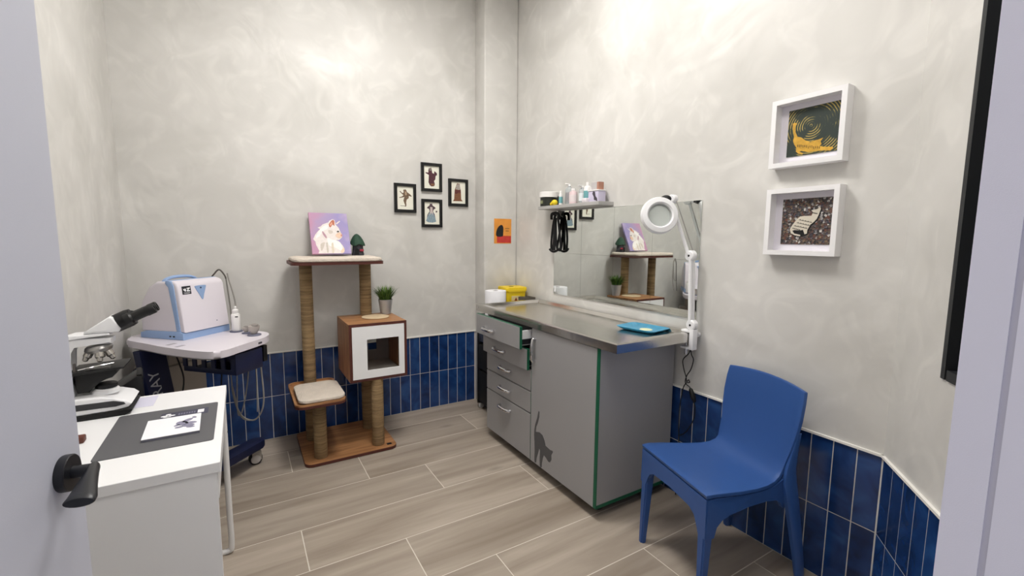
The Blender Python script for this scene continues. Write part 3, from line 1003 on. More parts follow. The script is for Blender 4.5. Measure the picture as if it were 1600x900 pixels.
box(bm, BX0 + .017, OX0, yf0, yf1, BZ0 + .017, BZ1 - .018)
box(bm, OX1, BX1 - .017, yf0, yf1, BZ0 + .017, BZ1 - .018)
box(bm, OX0, OX1, yf0, yf1, BZ0 + .017, OZ0)
box(bm, OX0, OX1, yf0, yf1, OZ1, BZ1 - .018)
P('den_front', bm, WHITE, den, smooth=False)
bm = bmesh.new()
box(bm, BX0 + .016, .62, BY1 - .012, BY1, BZ0 + .016, BZ1 - .016)
box(bm, .815, BX1 - .016, BY1 - .012, BY1, BZ0 + .016, BZ1 - .016)
box(bm, .62, .815, BY1 - .012, BY1, BZ0 + .016, .575)
box(bm, .62, .815, BY1 - .012, BY1, .745, BZ1 - .016)
P('den_back', bm, mat('den_back_board', (150, 138, 128), .7), den, smooth=False)
P('den_mat', B(BX0 + .02, BX1 - .02, BY0 + .014, BY1 - .016, BZ0 + .0165, BZ0 + .034, r=.006), mat('grey_plush', (172, 164, 156), .95, bump=(90, .5)), den)

# loose pads
def pad(name, label, pts, z, h, cx, cy, rim=.012, wav=.0):
    """soft pad with a rounded rim and a slightly wavy edge"""
    bm = bmesh.new()
    rings = []
    n = len(pts)
    mx = sum(p[0] for p in pts) / n
    my = sum(p[1] for p in pts) / n
    for s, zz in ((.955, 0), (.99, .15), (1, .5), (.985, .85), (.93, 1), (.6, 1.04), (.25, 1.0)):
        ring = []
        for k, (a, b) in enumerate(pts):
            w = wav * (math.sin(k * .9) + .6 * math.sin(k * .37 + 1))
            ring.append(bm.verts.new((mx + (a - mx) * s - cx, my + (b - my) * s - cy, zz * h + (w if zz > .3 else 0) * (1 if s > .7 else .4))))
        rings.append(ring)
    for a, b in zip(rings, rings[1:]):
        for k in range(n):
            bm.faces.new((a[k], a[(k + 1) % n], b[(k + 1) % n], b[k]))
    bm.faces.new(rings[0][::-1])
    bm.faces.new(rings[-1])
    return one(name, bm, PLUSH, label, 'cushion', (cx, cy, z))
def dense(pts, k):
    out = []
    for i in range(len(pts)):
        a, b = pts[i], pts[(i + 1) % len(pts)]
        m_ = max(1, int(math.hypot(b[0] - a[0], b[1] - a[1]) / k))
        out += [(a[0] + (b[0] - a[0]) * q / m_, a[1] + (b[1] - a[1]) * q / m_) for q in range(m_)]
    return out
pad('seat_cushion', 'cream plush cushion on the low cat tree seat', rounded(.250, .512, 2.762, 3.120, .055), .4125, .022, .38, 2.94)
pad('shelf_cushion', 'long cream plush pad on the topmost cat tree board', dense(rounded(.272, .812, 2.978, 3.335, .05), .03), 1.2222, .026, .54, 3.14, wav=.0022)
one('round_pad', LA([(.088, 0), (.090, .002), (.090, .005), (.087, .0065), (0, .0068)], seg=48), mat('beige_felt', (206, 184, 150), .95, bump=(200, .4)), 'flat round beige pad on the cat tree den roof', 'pad', (.770, 3.062, .8386))

# canvas leaning on the wall
ca = thing('canvas_painting', 'lilac canvas of a white unicorn cat leaning on the cat tree top', 'painting', (.533, 3.222, 1.2585))
ca.rotation_euler = (math.radians(-25), 0, 0)
def lilac():
    m, nt, b = new_nodes('lilac_canvas_paint', .7)
    N, L = nt.nodes, nt.links
    tc = N.new('ShaderNodeTexCoord')
    sp = N.new('ShaderNodeSeparateXYZ')
    L.new(tc.outputs['Object'], sp.inputs[0])
    n = N.new('ShaderNodeTexNoise')
    n.inputs['Scale'].default_value = 9
    L.new(tc.outputs['Object'], n.inputs['Vector'])
    a = N.new('ShaderNodeMath')
    a.operation = 'MULTIPLY_ADD'
    L.new(sp.outputs['X'], a.inputs[0])
    a.inputs[1].default_value = 3.2
    L.new(n.outputs['Fac'], a.inputs[2])
    L.new(ramp(nt, a.outputs[0], [(.1, (190, 144, 172)), (.45, (170, 150, 186)), (.85, (154, 144, 192)), (1, (178, 162, 194))]), b.inputs['Base Color'])
    return m
CW, CH = .246, .302
obj('canvas', B(-CW / 2, CW / 2, -.018, 0, 0, CH, r=.001, seg=1), lilac(), ca, smooth=False)
def cpt(p):
    t = (p[1] - 130) / 592
    u = (p[0] - (100 + 46 * t)) / 555
    return (-CW / 2 + min(max(u, 0), 1) * CW, CH * (1 - min(t, 1)))
lay = 0
def cpoly(name, col, pts, r=False):
    global lay
    lay += 1
    pts = [cpt(p) for p in pts]
    if r:
        pts = smooth_closed(pts, 4)
    obj(name, PR(pts, lambda a, b, t: (a, -t, max(b, .0005)), .018 + .00015 * (lay - 1), .0183 + .00015 * lay), mat('paint_' + '%d_%d_%d' % col, col, .75, vary=(60, .06)), ca, smooth=False)
cpoly('painted_cat', (228, 220, 216), [(160, 515), (190, 450), (230, 400), (260, 370), (225, 350), (270, 330), (300, 300), (380, 270), (400, 240), (450, 220), (475, 240), (485, 300), (530, 350), (545, 395), (575, 450), (570, 490), (530, 525), (480, 530), (540, 560), (580, 610), (600, 650), (575, 718), (230, 718), (240, 680), (200, 600), (190, 550)])
cpoly('painted_fur', (240, 236, 233), [(230, 420), (300, 330), (380, 300), (370, 360), (300, 400), (250, 470), (200, 500)], True)
cpoly('painted_fur', (242, 238, 234), [(360, 500), (430, 520), (520, 545), (560, 600), (570, 690), (470, 640), (380, 600)], True)
cpoly('painted_fur', (206, 196, 186), [(380, 380), (440, 400), (430, 430), (385, 430)], True)
cpoly('painted_fur', (204, 194, 184), [(260, 590), (320, 560), (300, 640), (270, 680)], True)
cpoly('painted_fur', (198, 190, 178), [(340, 580), (360, 570), (372, 690), (350, 700)], True)
cpoly('painted_fur', (214, 204, 186), [(415, 590), (440, 570), (452, 690), (425, 712)], True)
cpoly('painted_fur', (232, 206, 180), [(545, 690), (590, 640), (600, 690), (570, 715)], True)
cpoly('painted_ear', (186, 112, 88), [(385, 300), (420, 250), (450, 228), (470, 250), (468, 320), (440, 300), (410, 345), (390, 330)])
cpoly('painted_ear', (222, 166, 140), [(400, 300), (430, 262), (440, 290), (410, 325)])
cpoly('painted_ear', (184, 146, 158), [(290, 400), (320, 430), (350, 480), (345, 505), (320, 480), (295, 440)], True)
cpoly('painted_horn', (226, 214, 208), [(488, 283), (545, 243), (554, 253), (500, 300)])
cpoly('painted_muzzle', (226, 196, 172), [(490, 440), (545, 415), (576, 455), (562, 490), (520, 500), (480, 470)], True)
cpoly('painted_nose', (198, 138, 128), [(552, 450), (576, 448), (574, 472), (556, 470)], True)
cpoly('painted_eye', (70, 64, 58), [(498, 405), (515, 392), (534, 400), (520, 416)], True)

# little house figurine
ho = thing('house_figurine', 'small dark house figurine with green roof beside the canvas', 'figurine', (.716, 3.285, 1.2480), math.radians(-20))
STN = mat('figurine_stone', (58, 58, 64), .8, bump=(60, .5))
obj('house_walls', LA([(.040, 0), (.042, .012), (.038, .02), (.036, .05), (.034, .085), (.02, .09)], seg=18), STN, ho)
bm = LA([(.044, .072), (.050, .076), (.047, .092), (.038, .114), (.026, .134), (.012, .148), (.002, .152)], seg=18)
for v in bm.verts:
    v.co.z += .006 * math.sin(v.co.x * 90) * (1 if v.co.z < .11 else .3)
    v.co.x += (v.co.z - .08) * -.12
obj('house_roof', bm, mat('figurine_green', (36, 68, 52), .7, bump=(70, .4)), ho)
obj('house_door', PR([(-.013, .008), (.013, .008), (.013, .038), (.008, .048), (0, .052), (-.008, .048), (-.013, .038)], XZ, -.044, -.034), mat('figurine_dark', (16, 16, 18), .8), ho, smooth=False)
obj('flower_box', B(.016, .044, -.042, -.020, .030, .046, r=.006), mat('figurine_red', (150, 44, 62), .7), ho)
obj('chimney', B(-.040, -.026, -.006, .010, .090, .118, r=.002), STN, ho)

# potted grass
pg = thing('potted_grass', 'green grass plant in a small zinc pot on the den roof', 'potted plant', (.868, 3.165, .8386))
obj('zinc_pot', LA([(.034, 0), (.036, .002), (.0485, .098), (.0505, .100), (.0505, .104), (.047, .104), (.045, .092), (0, .090)], seg=32), mat('zinc', (186, 186, 188), .38, .6, vary=(20, .1)), pg)
obj('soil', LA([(.0445, .0905), (.043, .095), (0, .096)], seg=20), mat('soil', (36, 28, 20), .95), pg)
random.seed(11)
GRS = [mat('grass_blade_dark', (44, 76, 26), .55), mat('grass_blade_mid', (78, 112, 40), .55), mat('grass_blade_light', (122, 148, 66), .55)]
bms = [bmesh.new() for _ in GRS]
for k in range(330):
    bm = bms[random.choice((0, 0, 1, 1, 2))]
    a = random.uniform(0, 2 * math.pi)
    r0 = .038 * math.sqrt(random.random())
    lean = random.uniform(0, .05) + r0 * .9
    h = random.uniform(.065, .128) * (1 - lean * 3)
    b0 = Vector((r0 * math.cos(a), r0 * math.sin(a), .094))
    d = Vector((math.cos(a), math.sin(a), 0))
    s = Vector((-math.sin(a + random.uniform(-1, 1)), math.cos(a), 0)).normalized() * .0022
    p = []
    for t, w in ((0, 1), (.45, .9), (.8, .55)):
        c = b0 + d * lean * t ** 1.8 + Vector((0, 0, h * t))
        p.append((bm.verts.new(c - s * w), bm.verts.new(c + s * w)))
    tip = bm.verts.new(b0 + d * lean + Vector((0, 0, h)))
    for u, v in zip(p, p[1:]):
        bm.faces.new((u[0], u[1], v[1], v[0]))
    bm.faces.new((p[-1][0], p[-1][1], tip))
for bm, m_ in zip(bms, GRS):
    o = obj('grass_blades', bm, m_, pg, smooth=False)
    o['kind'] = 'stuff'

# ------------------------------------------------------------------ blue chair
w_ = Vector((-.266, -.964, 0)).normalized()
ch = thing('stacking_chair', 'glossy blue one-piece plastic chair beside the tiled wall', 'chair', (1.462, 1.150, 0), math.atan2(w_.y, w_.x))
st = [(-.003, .446, .213), (.004, .4475, .214), (.03, .4485, .2155), (.09, .444, .214), (.16, .437, .209), (.23, .4315, .201), (.29, .431, .192), (.335, .4375, .184), (.365, .452, .178), (.385, .476, .175), (.397, .51, .178), (.408, .56, .188), (.418, .62, .198), (.428, .69, .204), (.438, .755, .203), (.445, .793, .199), (.447, .801, .197)]
NU = 17
bm = bmesh.new()
grid = []
for v, z, hw in st:
    row = []
    for k in range(NU):
        s = -1 + 2 * k / (NU - 1)
        back = min(max((z - .45) / .15, 0), 1) if v > .3 else 0
        front = 1 - min(v / .09, 1) if v >= 0 else 1
        dish = (.010 * (1 - s * s)) * (1 - back) * (1 - front)
        rise = 0
        if v > .44:
            rise = .012 * (1 - s * s)
        row.append(bm.verts.new((s * hw, v + back * (.026 * (1 - s * s) - .004), z - dish + rise)))
    grid.append(row)
for a, b in zip(grid, grid[1:]):
    for k in range(NU - 1):
        bm.faces.new((a[k], a[k + 1], b[k + 1], b[k]))
sh = obj('seat_shell', bm, CHAIRB, ch, ang=60)
so_ = sh.modifiers.new('thickness', 'SOLIDIFY')
so_.thickness = .014
so_.offset = -1
bv = sh.modifiers.new('rounded_edge', 'BEVEL')
bv.width = .0015
bv.segments = 2
bv.limit_method = 'ANGLE'
def taper(bm, c0, a0, c1, a1, r=.006):
    """square leg from top centre c0 (half sizes a0) to bottom centre c1 (a1)"""
    A = [bm.verts.new((c0[0] + i * a0[0], c0[1] + j * a0[1], c0[2])) for i, j in ((-1, -1), (1, -1), (1, 1), (-1, 1))]
    C = [bm.verts.new((c1[0] + i * a1[0], c1[1] + j * a1[1], c1[2])) for i, j in ((-1, -1), (1, -1), (1, 1), (-1, 1))]
    es = []
    for k in range(4):
        f = bm.faces.new((A[k], A[(k + 1) % 4], C[(k + 1) % 4], C[k]))
    bm.faces.new(A[::-1])
    bm.faces.new(C)
    bmesh.ops.bevel(bm, geom=[e for e in bm.edges if abs(e.verts[0].co.z - e.verts[1].co.z) > .1], offset=r, segments=3, affect='EDGES')
    return bm
for s in (-1, 1):
    obj('leg', taper(bmesh.new(), (s * .188, .021, .436), (.024, .023), (s * .196, .006, 0), (.013, .013)), CHAIRB, ch)
    # rear leg: curved blade that carries on from the edge of the backrest
    bm = bmesh.new()
    prev = None
    for (y, z, hx, hy, x) in ((.418, .64, .004, .010, .196), (.412, .56, .007, .014, .1875), (.405, .49, .011, .022, .181), (.405, .43, .014, .030, .182), (.418, .36, .0145, .029, .186), (.440, .24, .0145, .025, .192), (.462, .11, .0135, .021, .197), (.478, 0, .0125, .017, .200)):
        ring = [bm.verts.new((s * (x + i * hx), y + j * hy, z)) for i, j in ((-1, -.7), (-.6, -1), (.6, -1), (1, -.7), (1, .7), (.6, 1), (-.6, 1), (-1, .7))]
        if prev:
            for k in range(8):
                bm.faces.new((prev[k], prev[(k + 1) % 8], ring[(k + 1) % 8], ring[k]))
        else:
            bm.faces.new(ring[::-1])
        prev = ring
    bm.faces.new(prev)
    obj('leg', bm, CHAIRB, ch, ang=50)
    # side apron with arched lower edge
    pts = [(.004, .441), (.03, .4445), (.09, .441), (.16, .434), (.23, .4285), (.29, .428), (.335, .4345), (.385, .455), (.40, .40), (.385, .330), (.372, .354), (.345, .372), (.29, .380), (.20, .380), (.11, .370), (.07, .356), (.046, .330), (.036, .29), (-.001, .29)]
    def side(a, b, t, s=s):
        hw = .2135 if a < .1 else .2135 - (a - .1) * .125
        return (s * (hw - t), a, b)
    obj('apron', PR(pts, side, -.0015, .018), CHAIRB, ch, smooth=False)
pts = [(-.211, .441), (.211, .441), (.214, .29), (.176, .29), (.162, .325), (.148, .350), (.120, .366), (0, .374), (-.120, .366), (-.148, .350), (-.162, .325), (-.176, .29), (-.214, .29)]
obj('apron', PR(pts, XZ, -.0036, .016), CHAIRB, ch, smooth=False)

# ------------------------------------------------------------------ magnifier lamp clamped to the table
LX, LY = 1.925, 1.432
ml = thing('magnifier_lamp', 'white magnifying lamp on jointed arm clamped to the steel table corner', 'lamp', (LX, LY, .86))
P = parts_of(ml)
bm = box(bmesh.new(), LX - .018, LX + .018, LY - .018, LY + .006, .830, .935, r=.003)
box(bm, LX - .018, LX + .018, LY, LY + .055, .9155, .928, r=.003)
box(bm, LX - .018, LX + .018, LY, LY + .055, .830, .842, r=.003)
P('table_clamp', bm, WHITEP)
P('clamp_screw', cyl(CY((LX, LY + .032, .842), (LX, LY + .032, .8675), .005, seg=12), (LX, LY + .032, .800), (LX, LY + .032, .830), .009, seg=14), CHROME)
P('clamp_knob', cyl(cyl(bmesh.new(), (LX + .018, LY - .004, .905), (LX + .030, LY - .004, .905), .005, seg=12), (LX + .028, LY - .004, .905), (LX + .046, LY - .004, .905), .013, .012, 18), WHITEP)
j0, j1, j2 = Vector((LX, LY + .004, .955)), Vector((LX - .002, LY + .030, 1.300)), Vector((LX - .01, LY + .150, 1.585))
def joint(p, r, name='arm_joint'):
    return P(name, LA([(r * .8, -.017), (r, -.012), (r, .012), (r * .8, .017)], p, (1, 0, 0), 24), WHITEP)
q = joint(j0, .027)
P('joint_screw', CY(j0 + Vector((-.0185, 0, 0)), j0 + Vector((-.0168, 0, 0)), .0055, seg=12), BLACK, q)
P('joint_yoke', B(LX - .012, LX + .012, LY - .016, LY + .004, .935, .948), BLACKM, q, smooth=False)
for dx in (-.008, .009):
    P('lower_arm', cyl(bmesh.new(), j0 + Vector((dx, .006, .01)), j1 + Vector((dx, -.004, 0)), .0105, .0105, 12), WHITEP)
q = joint(j1, .027)
P('joint_screw', CY(j1 + Vector((-.0185, 0, 0)), j1 + Vector((-.0168, 0, 0)), .0055, seg=12), BLACK, q)
P('upper_arm', cyl(bmesh.new(), j1 + Vector((-.012, .006, .004)), j2 + Vector((-.008, .004, 0)), .0085, .0085, 12), WHITEP)
P('tension_rod', cyl(bmesh.new(), j1 + Vector((.008, -.010, .010)), j2 + Vector((.006, -.014, .0)), .003, .003, 8), mat('satin_steel', (170, 168, 166), .3, .9))
q = joint(j2, .023)
P('joint_screw', CY(j2 + Vector((-.0185, 0, 0)), j2 + Vector((-.0168, 0, 0)), .0055, seg=12), BLACK, q)
hc = Vector((1.800, 1.566, 1.497))                 # centre of the magnifier ring
hn = Vector((-.56, -.88, .20)).normalized()       # it looks into the room, slightly down
P('head_bracket', TU([j2 + Vector((-.012, .006, 0)), j2 + Vector((-.040, .012, .008)), hc + Vector((-.0, -.02, .085)) - hn * .035, hc + Vector((0, -.006, .076)) - hn * .012], .012, 10), BLACK)
RO, RI = .092, .058
bm = LA([(RI, -.012), (RO * .93, -.014), (RO, -.006), (RO, .010), (RO * .94, .020), (RI * 1.12, .024), (RI, .016), (RI, -.012)], hc, hn, 56)
# open the ring: drop the end caps
for f in [f for f in bm.faces if len(f.verts) > 8]:
    bm.faces.remove(f)
P('lamp_ring', bm, WHITEP)
P('magnifier_lens', LA([(RI, -.003), (RI * .7, -.0055), (RI * .35, -.0068), (0, -.0072), (0, .0072), (RI * .35, .0068), (RI * .7, .0055), (RI, .003)], hc, hn, 48), GLASS)
P('lens_rim', LA([(RI, -.008), (RI, .016), (RI - .004, .014), (RI - .004, -.008)], hc, hn, 48), mat('lens_rim_grey', (170, 172, 172), .4))
CORD = mat('black_cord', (18, 17, 18), .6)
P('power_cord', TU([(1.928, 1.440, .832), (1.945, 1.462, .80), (1.952, 1.500, .757), (1.952, 1.492, .710), (1.950, 1.474, .672), (1.946, 1.466, .650), (1.945, 1.455, .664), (1.947, 1.450, .650), (1.950, 1.472, .640), (1.952, 1.492, .60), (1.953, 1.506, .50), (1.953, 1.506, .40), (1.952, 1.500, .30), (1.950, 1.500, .10), (1.95, 1.502, .012)], .0026, 7), CORD)
P('power_cord', TU([(1.925, 1.436, .832), (1.940, 1.442, .80), (1.950, 1.436, .772), (1.950, 1.448, .72), (1.949, 1.470, .68), (1.947, 1.474, .64), (1.945, 1.440, .622), (1.945, 1.424, .57), (1.947, 1.410, .53), (1.950, 1.418, .46), (1.952, 1.460, .38), (1.953, 1.500, .345)], .0026, 7), CORD)
P('inline_switch', LA([(.004, 0), (.010, .008), (.0125, .03), (.0125, .05), (.008, .068), (.003, .074)], (1.945, 1.442, .624), Vector((.0, -.42, -.9)), 14), BLACK)

# ------------------------------------------------------------------ corner: black drawer tower and what stands on it
tw = thing('drawer_tower', 'black plastic drawer tower in the corner behind the cabinet', 'drawer unit', (1.785, 3.02, 0))
P = parts_of(tw)
P('tower_frame', box(box(bmesh.new(), 1.605, 1.965, 2.862, 2.880, .04, .770, r=.004), 1.605, 1.965, 3.175, 3.193, .04, .770, r=.004), BLACK)
P('tower_top', B(1.600, 1.968, 2.858, 3.195, .758, .776, r=.004), BLACK)
P('tower_back', B(1.955, 1.965, 2.880, 3.175, .04, .758), BLACK, smooth=False)
SMOKE = mat('smoky_plastic', (74, 78, 88), .25)
for z0, z1 in ((.555, .750), (.335, .535), (.060, .320)):
    d = P('tower_drawer', B(1.608, 1.950, 2.884, 3.171, z0, z1, r=.008), RUBBER if z0 < .5 else SMOKE)
    P('drawer_handle', B(1.590, 1.610, 2.876, 2.96, z1 - .028, z1 - .010, r=.004), mat('clear_handle', (150, 152, 158), .3), d)
for x, y in ((1.63, 2.89), (1.63, 3.165), (1.94, 2.89), (1.94, 3.165)):
    P('castor', LA([(.018, -.012), (.022, -.008), (.022, .008), (.018, .012)], (x, y, .022), (0, 1, 0), 16), mat('castor_grey', (170, 168, 166), .5))
    P('castor_stem', CY((x, y, .03), (x, y, .045), .006, seg=8), BLACK)
ro = thing('paper_roll', 'white paper towel roll standing on the black drawer tower', 'paper roll', (1.678, 3.020, .776))
bm = LA([(.078, 0), (.081, .003), (.081, .198), (.079, .201), (.022, .201), (.021, .185)], seg=40)
obj('paper_layers', bm, mat('paper_roll_white', (234, 234, 238), .9, bump=(40, .3)), ro)
obj('cardboard_core', LA([(.0205, .1855), (.0205, .1995), (.0175, .1995), (.0175, .187), (0, .187)], seg=24), mat('core_dark', (92, 84, 78), .9), ro)
sbn = thing('sharps_bin', 'yellow plastic sharps bin behind the steel table', 'bin', (1.868, 3.085, .776), math.radians(-4))
YB_ = mat('bin_yellow', (238, 206, 34), .4)
bm = bmesh.new()
rings = [[bm.verts.new((a * s, b * s, z)) for a, b in rounded(-.086, .086, -.078, .078, .018)] for s, z in ((.84, 0), (.88, .004), (1, .176), (1, .182))]
n = len(rings[0])
for a, b in zip(rings, rings[1:]):
    for k in range(n):
        bm.faces.new((a[k], a[(k + 1) % n], b[(k + 1) % n], b[k]))
bm.faces.new(rings[0][::-1])
bm.faces.new(rings[-1])
obj('bin_body', bm, YB_, sbn)
ld = obj('bin_lid', PR(rounded(-.094, .094, -.086, .086, .022), XY, .1822, .216, r=.008, seg=2), YB_, sbn)
obj('lid_opening', LA([(.020, .216), (.020, .2172), (0, .2172)], (-.01, .0, 0), seg=20), mat('bin_dark', (120, 104, 20), .6), ld)
obj('hazard_label', PR([(-.045, .085), (.030, .085), (.030, .150), (-.045, .150)], XZ, -.0796, -.0760), mat('label_cream', (226, 206, 150), .6), sbn, smooth=False)
obj('hazard_sign', PR([(-.030, .095), (.016, .095), (-.007, .138)], XZ, -.0802, -.0796), mat('label_red', (150, 60, 40), .6), sbn, smooth=False)
gb = thing('storage_box', 'small dark grey box with open top beside the yellow bin', 'box', (1.905, 2.925, .776))
bm = bmesh.new()
for a in ((-.05, .05, -.045, -.041), (-.05, .05, .041, .045), (-.05, -.046, -.041, .041), (.046, .05, -.041, .041)):
    box(bm, *a, 0, .148)
box(bm, -.046, .046, -.041, .041, 0, .004)
obj('box_walls', bm, mat('taupe_box', (98, 92, 84), .6), gb, smooth=False)
obj('box_contents', B(-.044, .044, -.039, .039, .0045, .128), mat('box_filling', (150, 140, 120), .9, vary=(40, .2)), gb, smooth=False)
# ------------------------------------------------------------------ desk
dk = thing('white_desk', 'small white desk with drawer and metal leg by the door', 'desk', (-.32, 1.83, 0))
P = parts_of(dk)
DX, DY0, DY1, DT = -.075, 1.449, 2.214, .750
P('desk_top', B(-.555, DX, DY0, DY1, .720, DT, r=.0015, seg=1), WHITE, smooth=False)
P('end_panel', B(-.553, DX - .010, DY0 + .004, DY0 + .022, 0, .7195), WHITE, smooth=False)
d = P('drawer', B(DX - .024, DX - .008, DY0 + .024, DY1 - .004, .632, .7175), WHITE, smooth=False)
P('rear_panel', B(-.553, -.538, DY0 + .022, DY1 - .004, .40, .7195), WHITE, smooth=False)
P('drawer_case', B(-.50, DX - .026, DY0 + .03, DY1 - .035, .650, .7195), WHITE, smooth=False)
lx0, lx1, ly = -.53, -.092, DY1 - .016
P('leg_frame', TU([(lx1, ly, .719), (lx1, ly, .50), (lx1, ly, .20), (lx1, ly, .035), (lx1 - .012, ly, .0135), (lx1 - .05, ly, .0125), ((lx0 + lx1) / 2, ly, .0125), (lx0 + .05, ly, .0125), (lx0 + .012, ly, .0135), (lx0, ly, .035), (lx0, ly, .20), (lx0, ly, .50), (lx0, ly, .719)], .0115, 12), WHITEM)
P('leg_bolt', CY((lx1 + .0105, ly, .55), (lx1 + .013, ly, .55), .004, seg=10), BLACK)

mt = thing('desk_mat', 'dark grey desk mat with printed header strip on the white desk', 'desk mat', (-.24, 1.806, DT))
P = parts_of(mt)
P('mat_sheet', PR(rounded(-.384, -.097, 1.620, 1.992, .010), XY, DT, DT + .0022), CHARC, smooth=False)
PRN = mat('print_navy', (66, 66, 84), .6)
PWH = mat('print_white', (236, 236, 240), .6)
zt_ = DT + .0022
P('printed_strip', B(-.262, -.124, 1.884, 1.945, zt_, zt_ + .0003), PRN, smooth=False)
for cx, cy, a, b in ((-.252, 1.914, .010, .007), (-.241, 1.926, .008, .008), (-.230, 1.913, .010, .006), (-.243, 1.903, .012, .004)):
    P('printed_paw', PR([(cx + a * math.cos(t), cy + b * math.sin(t)) for t in [k * math.pi / 5 for k in range(10)]], XY, zt_ + .0003, zt_ + .0006), PWH, smooth=False)
P('printed_panel', B(-.156, -.137, 1.900, 1.934, zt_ + .0003, zt_ + .0006), PWH, smooth=False)
for k in range(7):
    P('printed_letter', B(-.212 + k * .0075, -.2075 + k * .0075, 1.906 + (k % 2) * .003, 1.924, zt_ + .0003, zt_ + .0006), mat('print_lilac', (118, 116, 136), .6), smooth=False)

npd = thing('notepad', 'white notepad with grey floral-like print on the desk mat', 'notepad', (-.21, 1.782, zt_))
P = parts_of(npd)
f_ = lambda a, b, t: (a + (b - 1.782) * -.03, b, t)
P('pad_block', PR([(-.286, 1.698), (-.140, 1.698), (-.140, 1.866), (-.286, 1.866)], f_, zt_ + .0004, zt_ + .0075), mat('pad_block_dark', (120, 120, 132), .7), smooth=False)
P('top_sheet', PR([(-.2865, 1.6975), (-.1395, 1.6975), (-.1395, 1.8665), (-.2865, 1.8665)], f_, zt_ + .0075, zt_ + .0090), PAPER, smooth=False)
PGY = mat('print_grey_violet', (138, 136, 158), .7)
random.seed(5)
for cx, cy, a, b, ro_ in ((-.190, 1.790, .016, .022, .4), (-.172, 1.762, .018, .014, -.3), (-.176, 1.812, .010, .020, -.7), (-.166, 1.785, .010, .018, 1.2), (-.196, 1.756, .012, .008, .2), (-.158, 1.832, .006, .010, .3), (-.203, 1.776, .010, .006, .8), (-.165, 1.744, .012, .007, -.2)):
    P('printed_motif', PR([(cx + (a * math.cos(t)) * math.cos(ro_) - b * math.sin(t) * math.sin(ro_), cy + a * math.cos(t) * math.sin(ro_) + b * math.sin(t) * math.cos(ro_)) for t in [k * math.pi / 6 for k in range(12)]], f_, zt_ + .0090, zt_ + .0093), PGY, smooth=False)

one('paper_sheet', PR([(-.066, -.055), (.028, -.062), (.030, .062), (-.062, .062)], XY, 0, .0012), LAVPAPER, 'pale lavender paper sheet beside the microscope foot', 'paper', (-.330, 2.130, DT), smooth=False)
one('wooden_block', B(-.045, .020, -.016, .016, 0, .020, r=.004), mat('reddish_brown', (96, 52, 40), .5), 'small reddish brown wooden object on the desk beside the door', 'block', (-.452, 1.802, DT))

# ------------------------------------------------------------------ microscope, facing the room
ms = thing('microscope', 'white and black binocular microscope on the desk', 'microscope', (-.45, 2.085, DT))
P = parts_of(ms)
MY = 2.085
def mprism(name, pts, hw, m_, r=.0, parent=None, off=0, smooth=True):
    return P(name, PR(pts, XZ, MY + off - hw, MY + off + hw, r=r, seg=3), m_, parent, smooth=smooth, ang=40)
bs = mprism('foot_sole', [(-.553, .750), (-.372, .750), (-.354, .760), (-.350, .770), (-.362, .774), (-.553, .766)], .080, RUBBER, .003)
mprism('foot_body', [(-.553, .7665), (-.400, .768), (-.362, .776), (-.352, .788), (-.366, .802), (-.400, .812), (-.430, .824), (-.553, .826)], .076, WHITEP, .007)
mprism('foot_pad', [(-.550, .786), (-.395, .785), (-.368, .789), (-.372, .797), (-.400, .806), (-.550, .808)], .0785, mat('dark_grey_pad', (52, 52, 55), .5), .003)
P('lamp_socket', LA([(.040, .822), (.038, .834), (.030, .842), (.028, .842)], (-.432, MY - .005, 0), seg=28), WHITEP)
P('field_lens', LA([(.029, .8405), (.031, .842), (.031, .853), (.028, .856), (0, .856)], (-.428, MY - .008, 0), seg=28), BLACK)
mprism('arm', [(-.554, .820), (-.508, .824), (-.512, .900), (-.512, .980), (-.500, 1.002), (-.400, 1.000), (-.398, 1.020), (-.500, 1.026), (-.554, 1.010)], .034, WHITEP, .006)
mprism('top_cover', [(-.550, 1.014), (-.500, 1.028), (-.402, 1.030), (-.402, 1.038), (-.505, 1.038), (-.550, 1.024)], .038, WHITEP, .003)
mprism('head', [(-.470, 1.039), (-.378, 1.039), (-.372, 1.050), (-.392, 1.092), (-.402, 1.094), (-.470, 1.046)], .036, WHITEP, .005)
dv = Vector((.905, 0, .425)).normalized()
h0 = Vector((-.395, MY, 1.058))
hb = P('binocular_head', LA([(.026, -.004), (.031, 0), (.032, .046), (.029, .060)], h0 + Vector((0, 0, .004)), dv, 32), BLACK)
for s in (-1, 1):
    o_ = h0 + dv * .056 + Vector((0, s * .030, .002))
    e = P('eyepiece_tube', LA([(.021, -.014), (.0215, .004), (.0165, .010), (.0165, .050), (.018, .053), (.018, .076), (.0165, .079), (.012, .079), (.011, .072)], o_, dv, 24), BLACK, hb)
    P('eyepiece_glass', LA([(.011, .0725), (0, .0735)], o_, dv, 20), mat('dark_lens', (30, 32, 38), .05), e)
tu = P('nosepiece', LA([(.012, -.012), (.036, -.006), (.040, .004), (.036, .014), (.030, .018)], (-.440, MY, .978), Vector((-.2, 0, 1)), 28), mat('nosepiece_grey', (150, 148, 146), .3, .8))
for ang_, tilt in ((200, .55), (280, .35), (340, .6), (90, .45)):
    a = math.radians(ang_)
    d_ = Vector((math.cos(a) * tilt, math.sin(a) * tilt, -1)).normalized()
    c_ = Vector((-.440 + .024 * math.cos(a), MY + .024 * math.sin(a), .974))
    ob_ = P('objective', LA([(.012, 0), (.0125, .004), (.0125, .020), (.009, .024), (.008, .034), (.004, .037)], c_, d_, 18), mat('objective_steel', (188, 184, 178), .25, .9), tu)
mprism('stage', [(-.512, .904), (-.368, .914), (-.366, .921), (-.512, .915)], .066, BLACK, .002)
P('stage_clip', TU([(-.49, MY - .05, .920), (-.46, MY - .045, .924), (-.43, MY - .03, .926), (-.40, MY - .02, .928)], .0028, 6), CHROME)
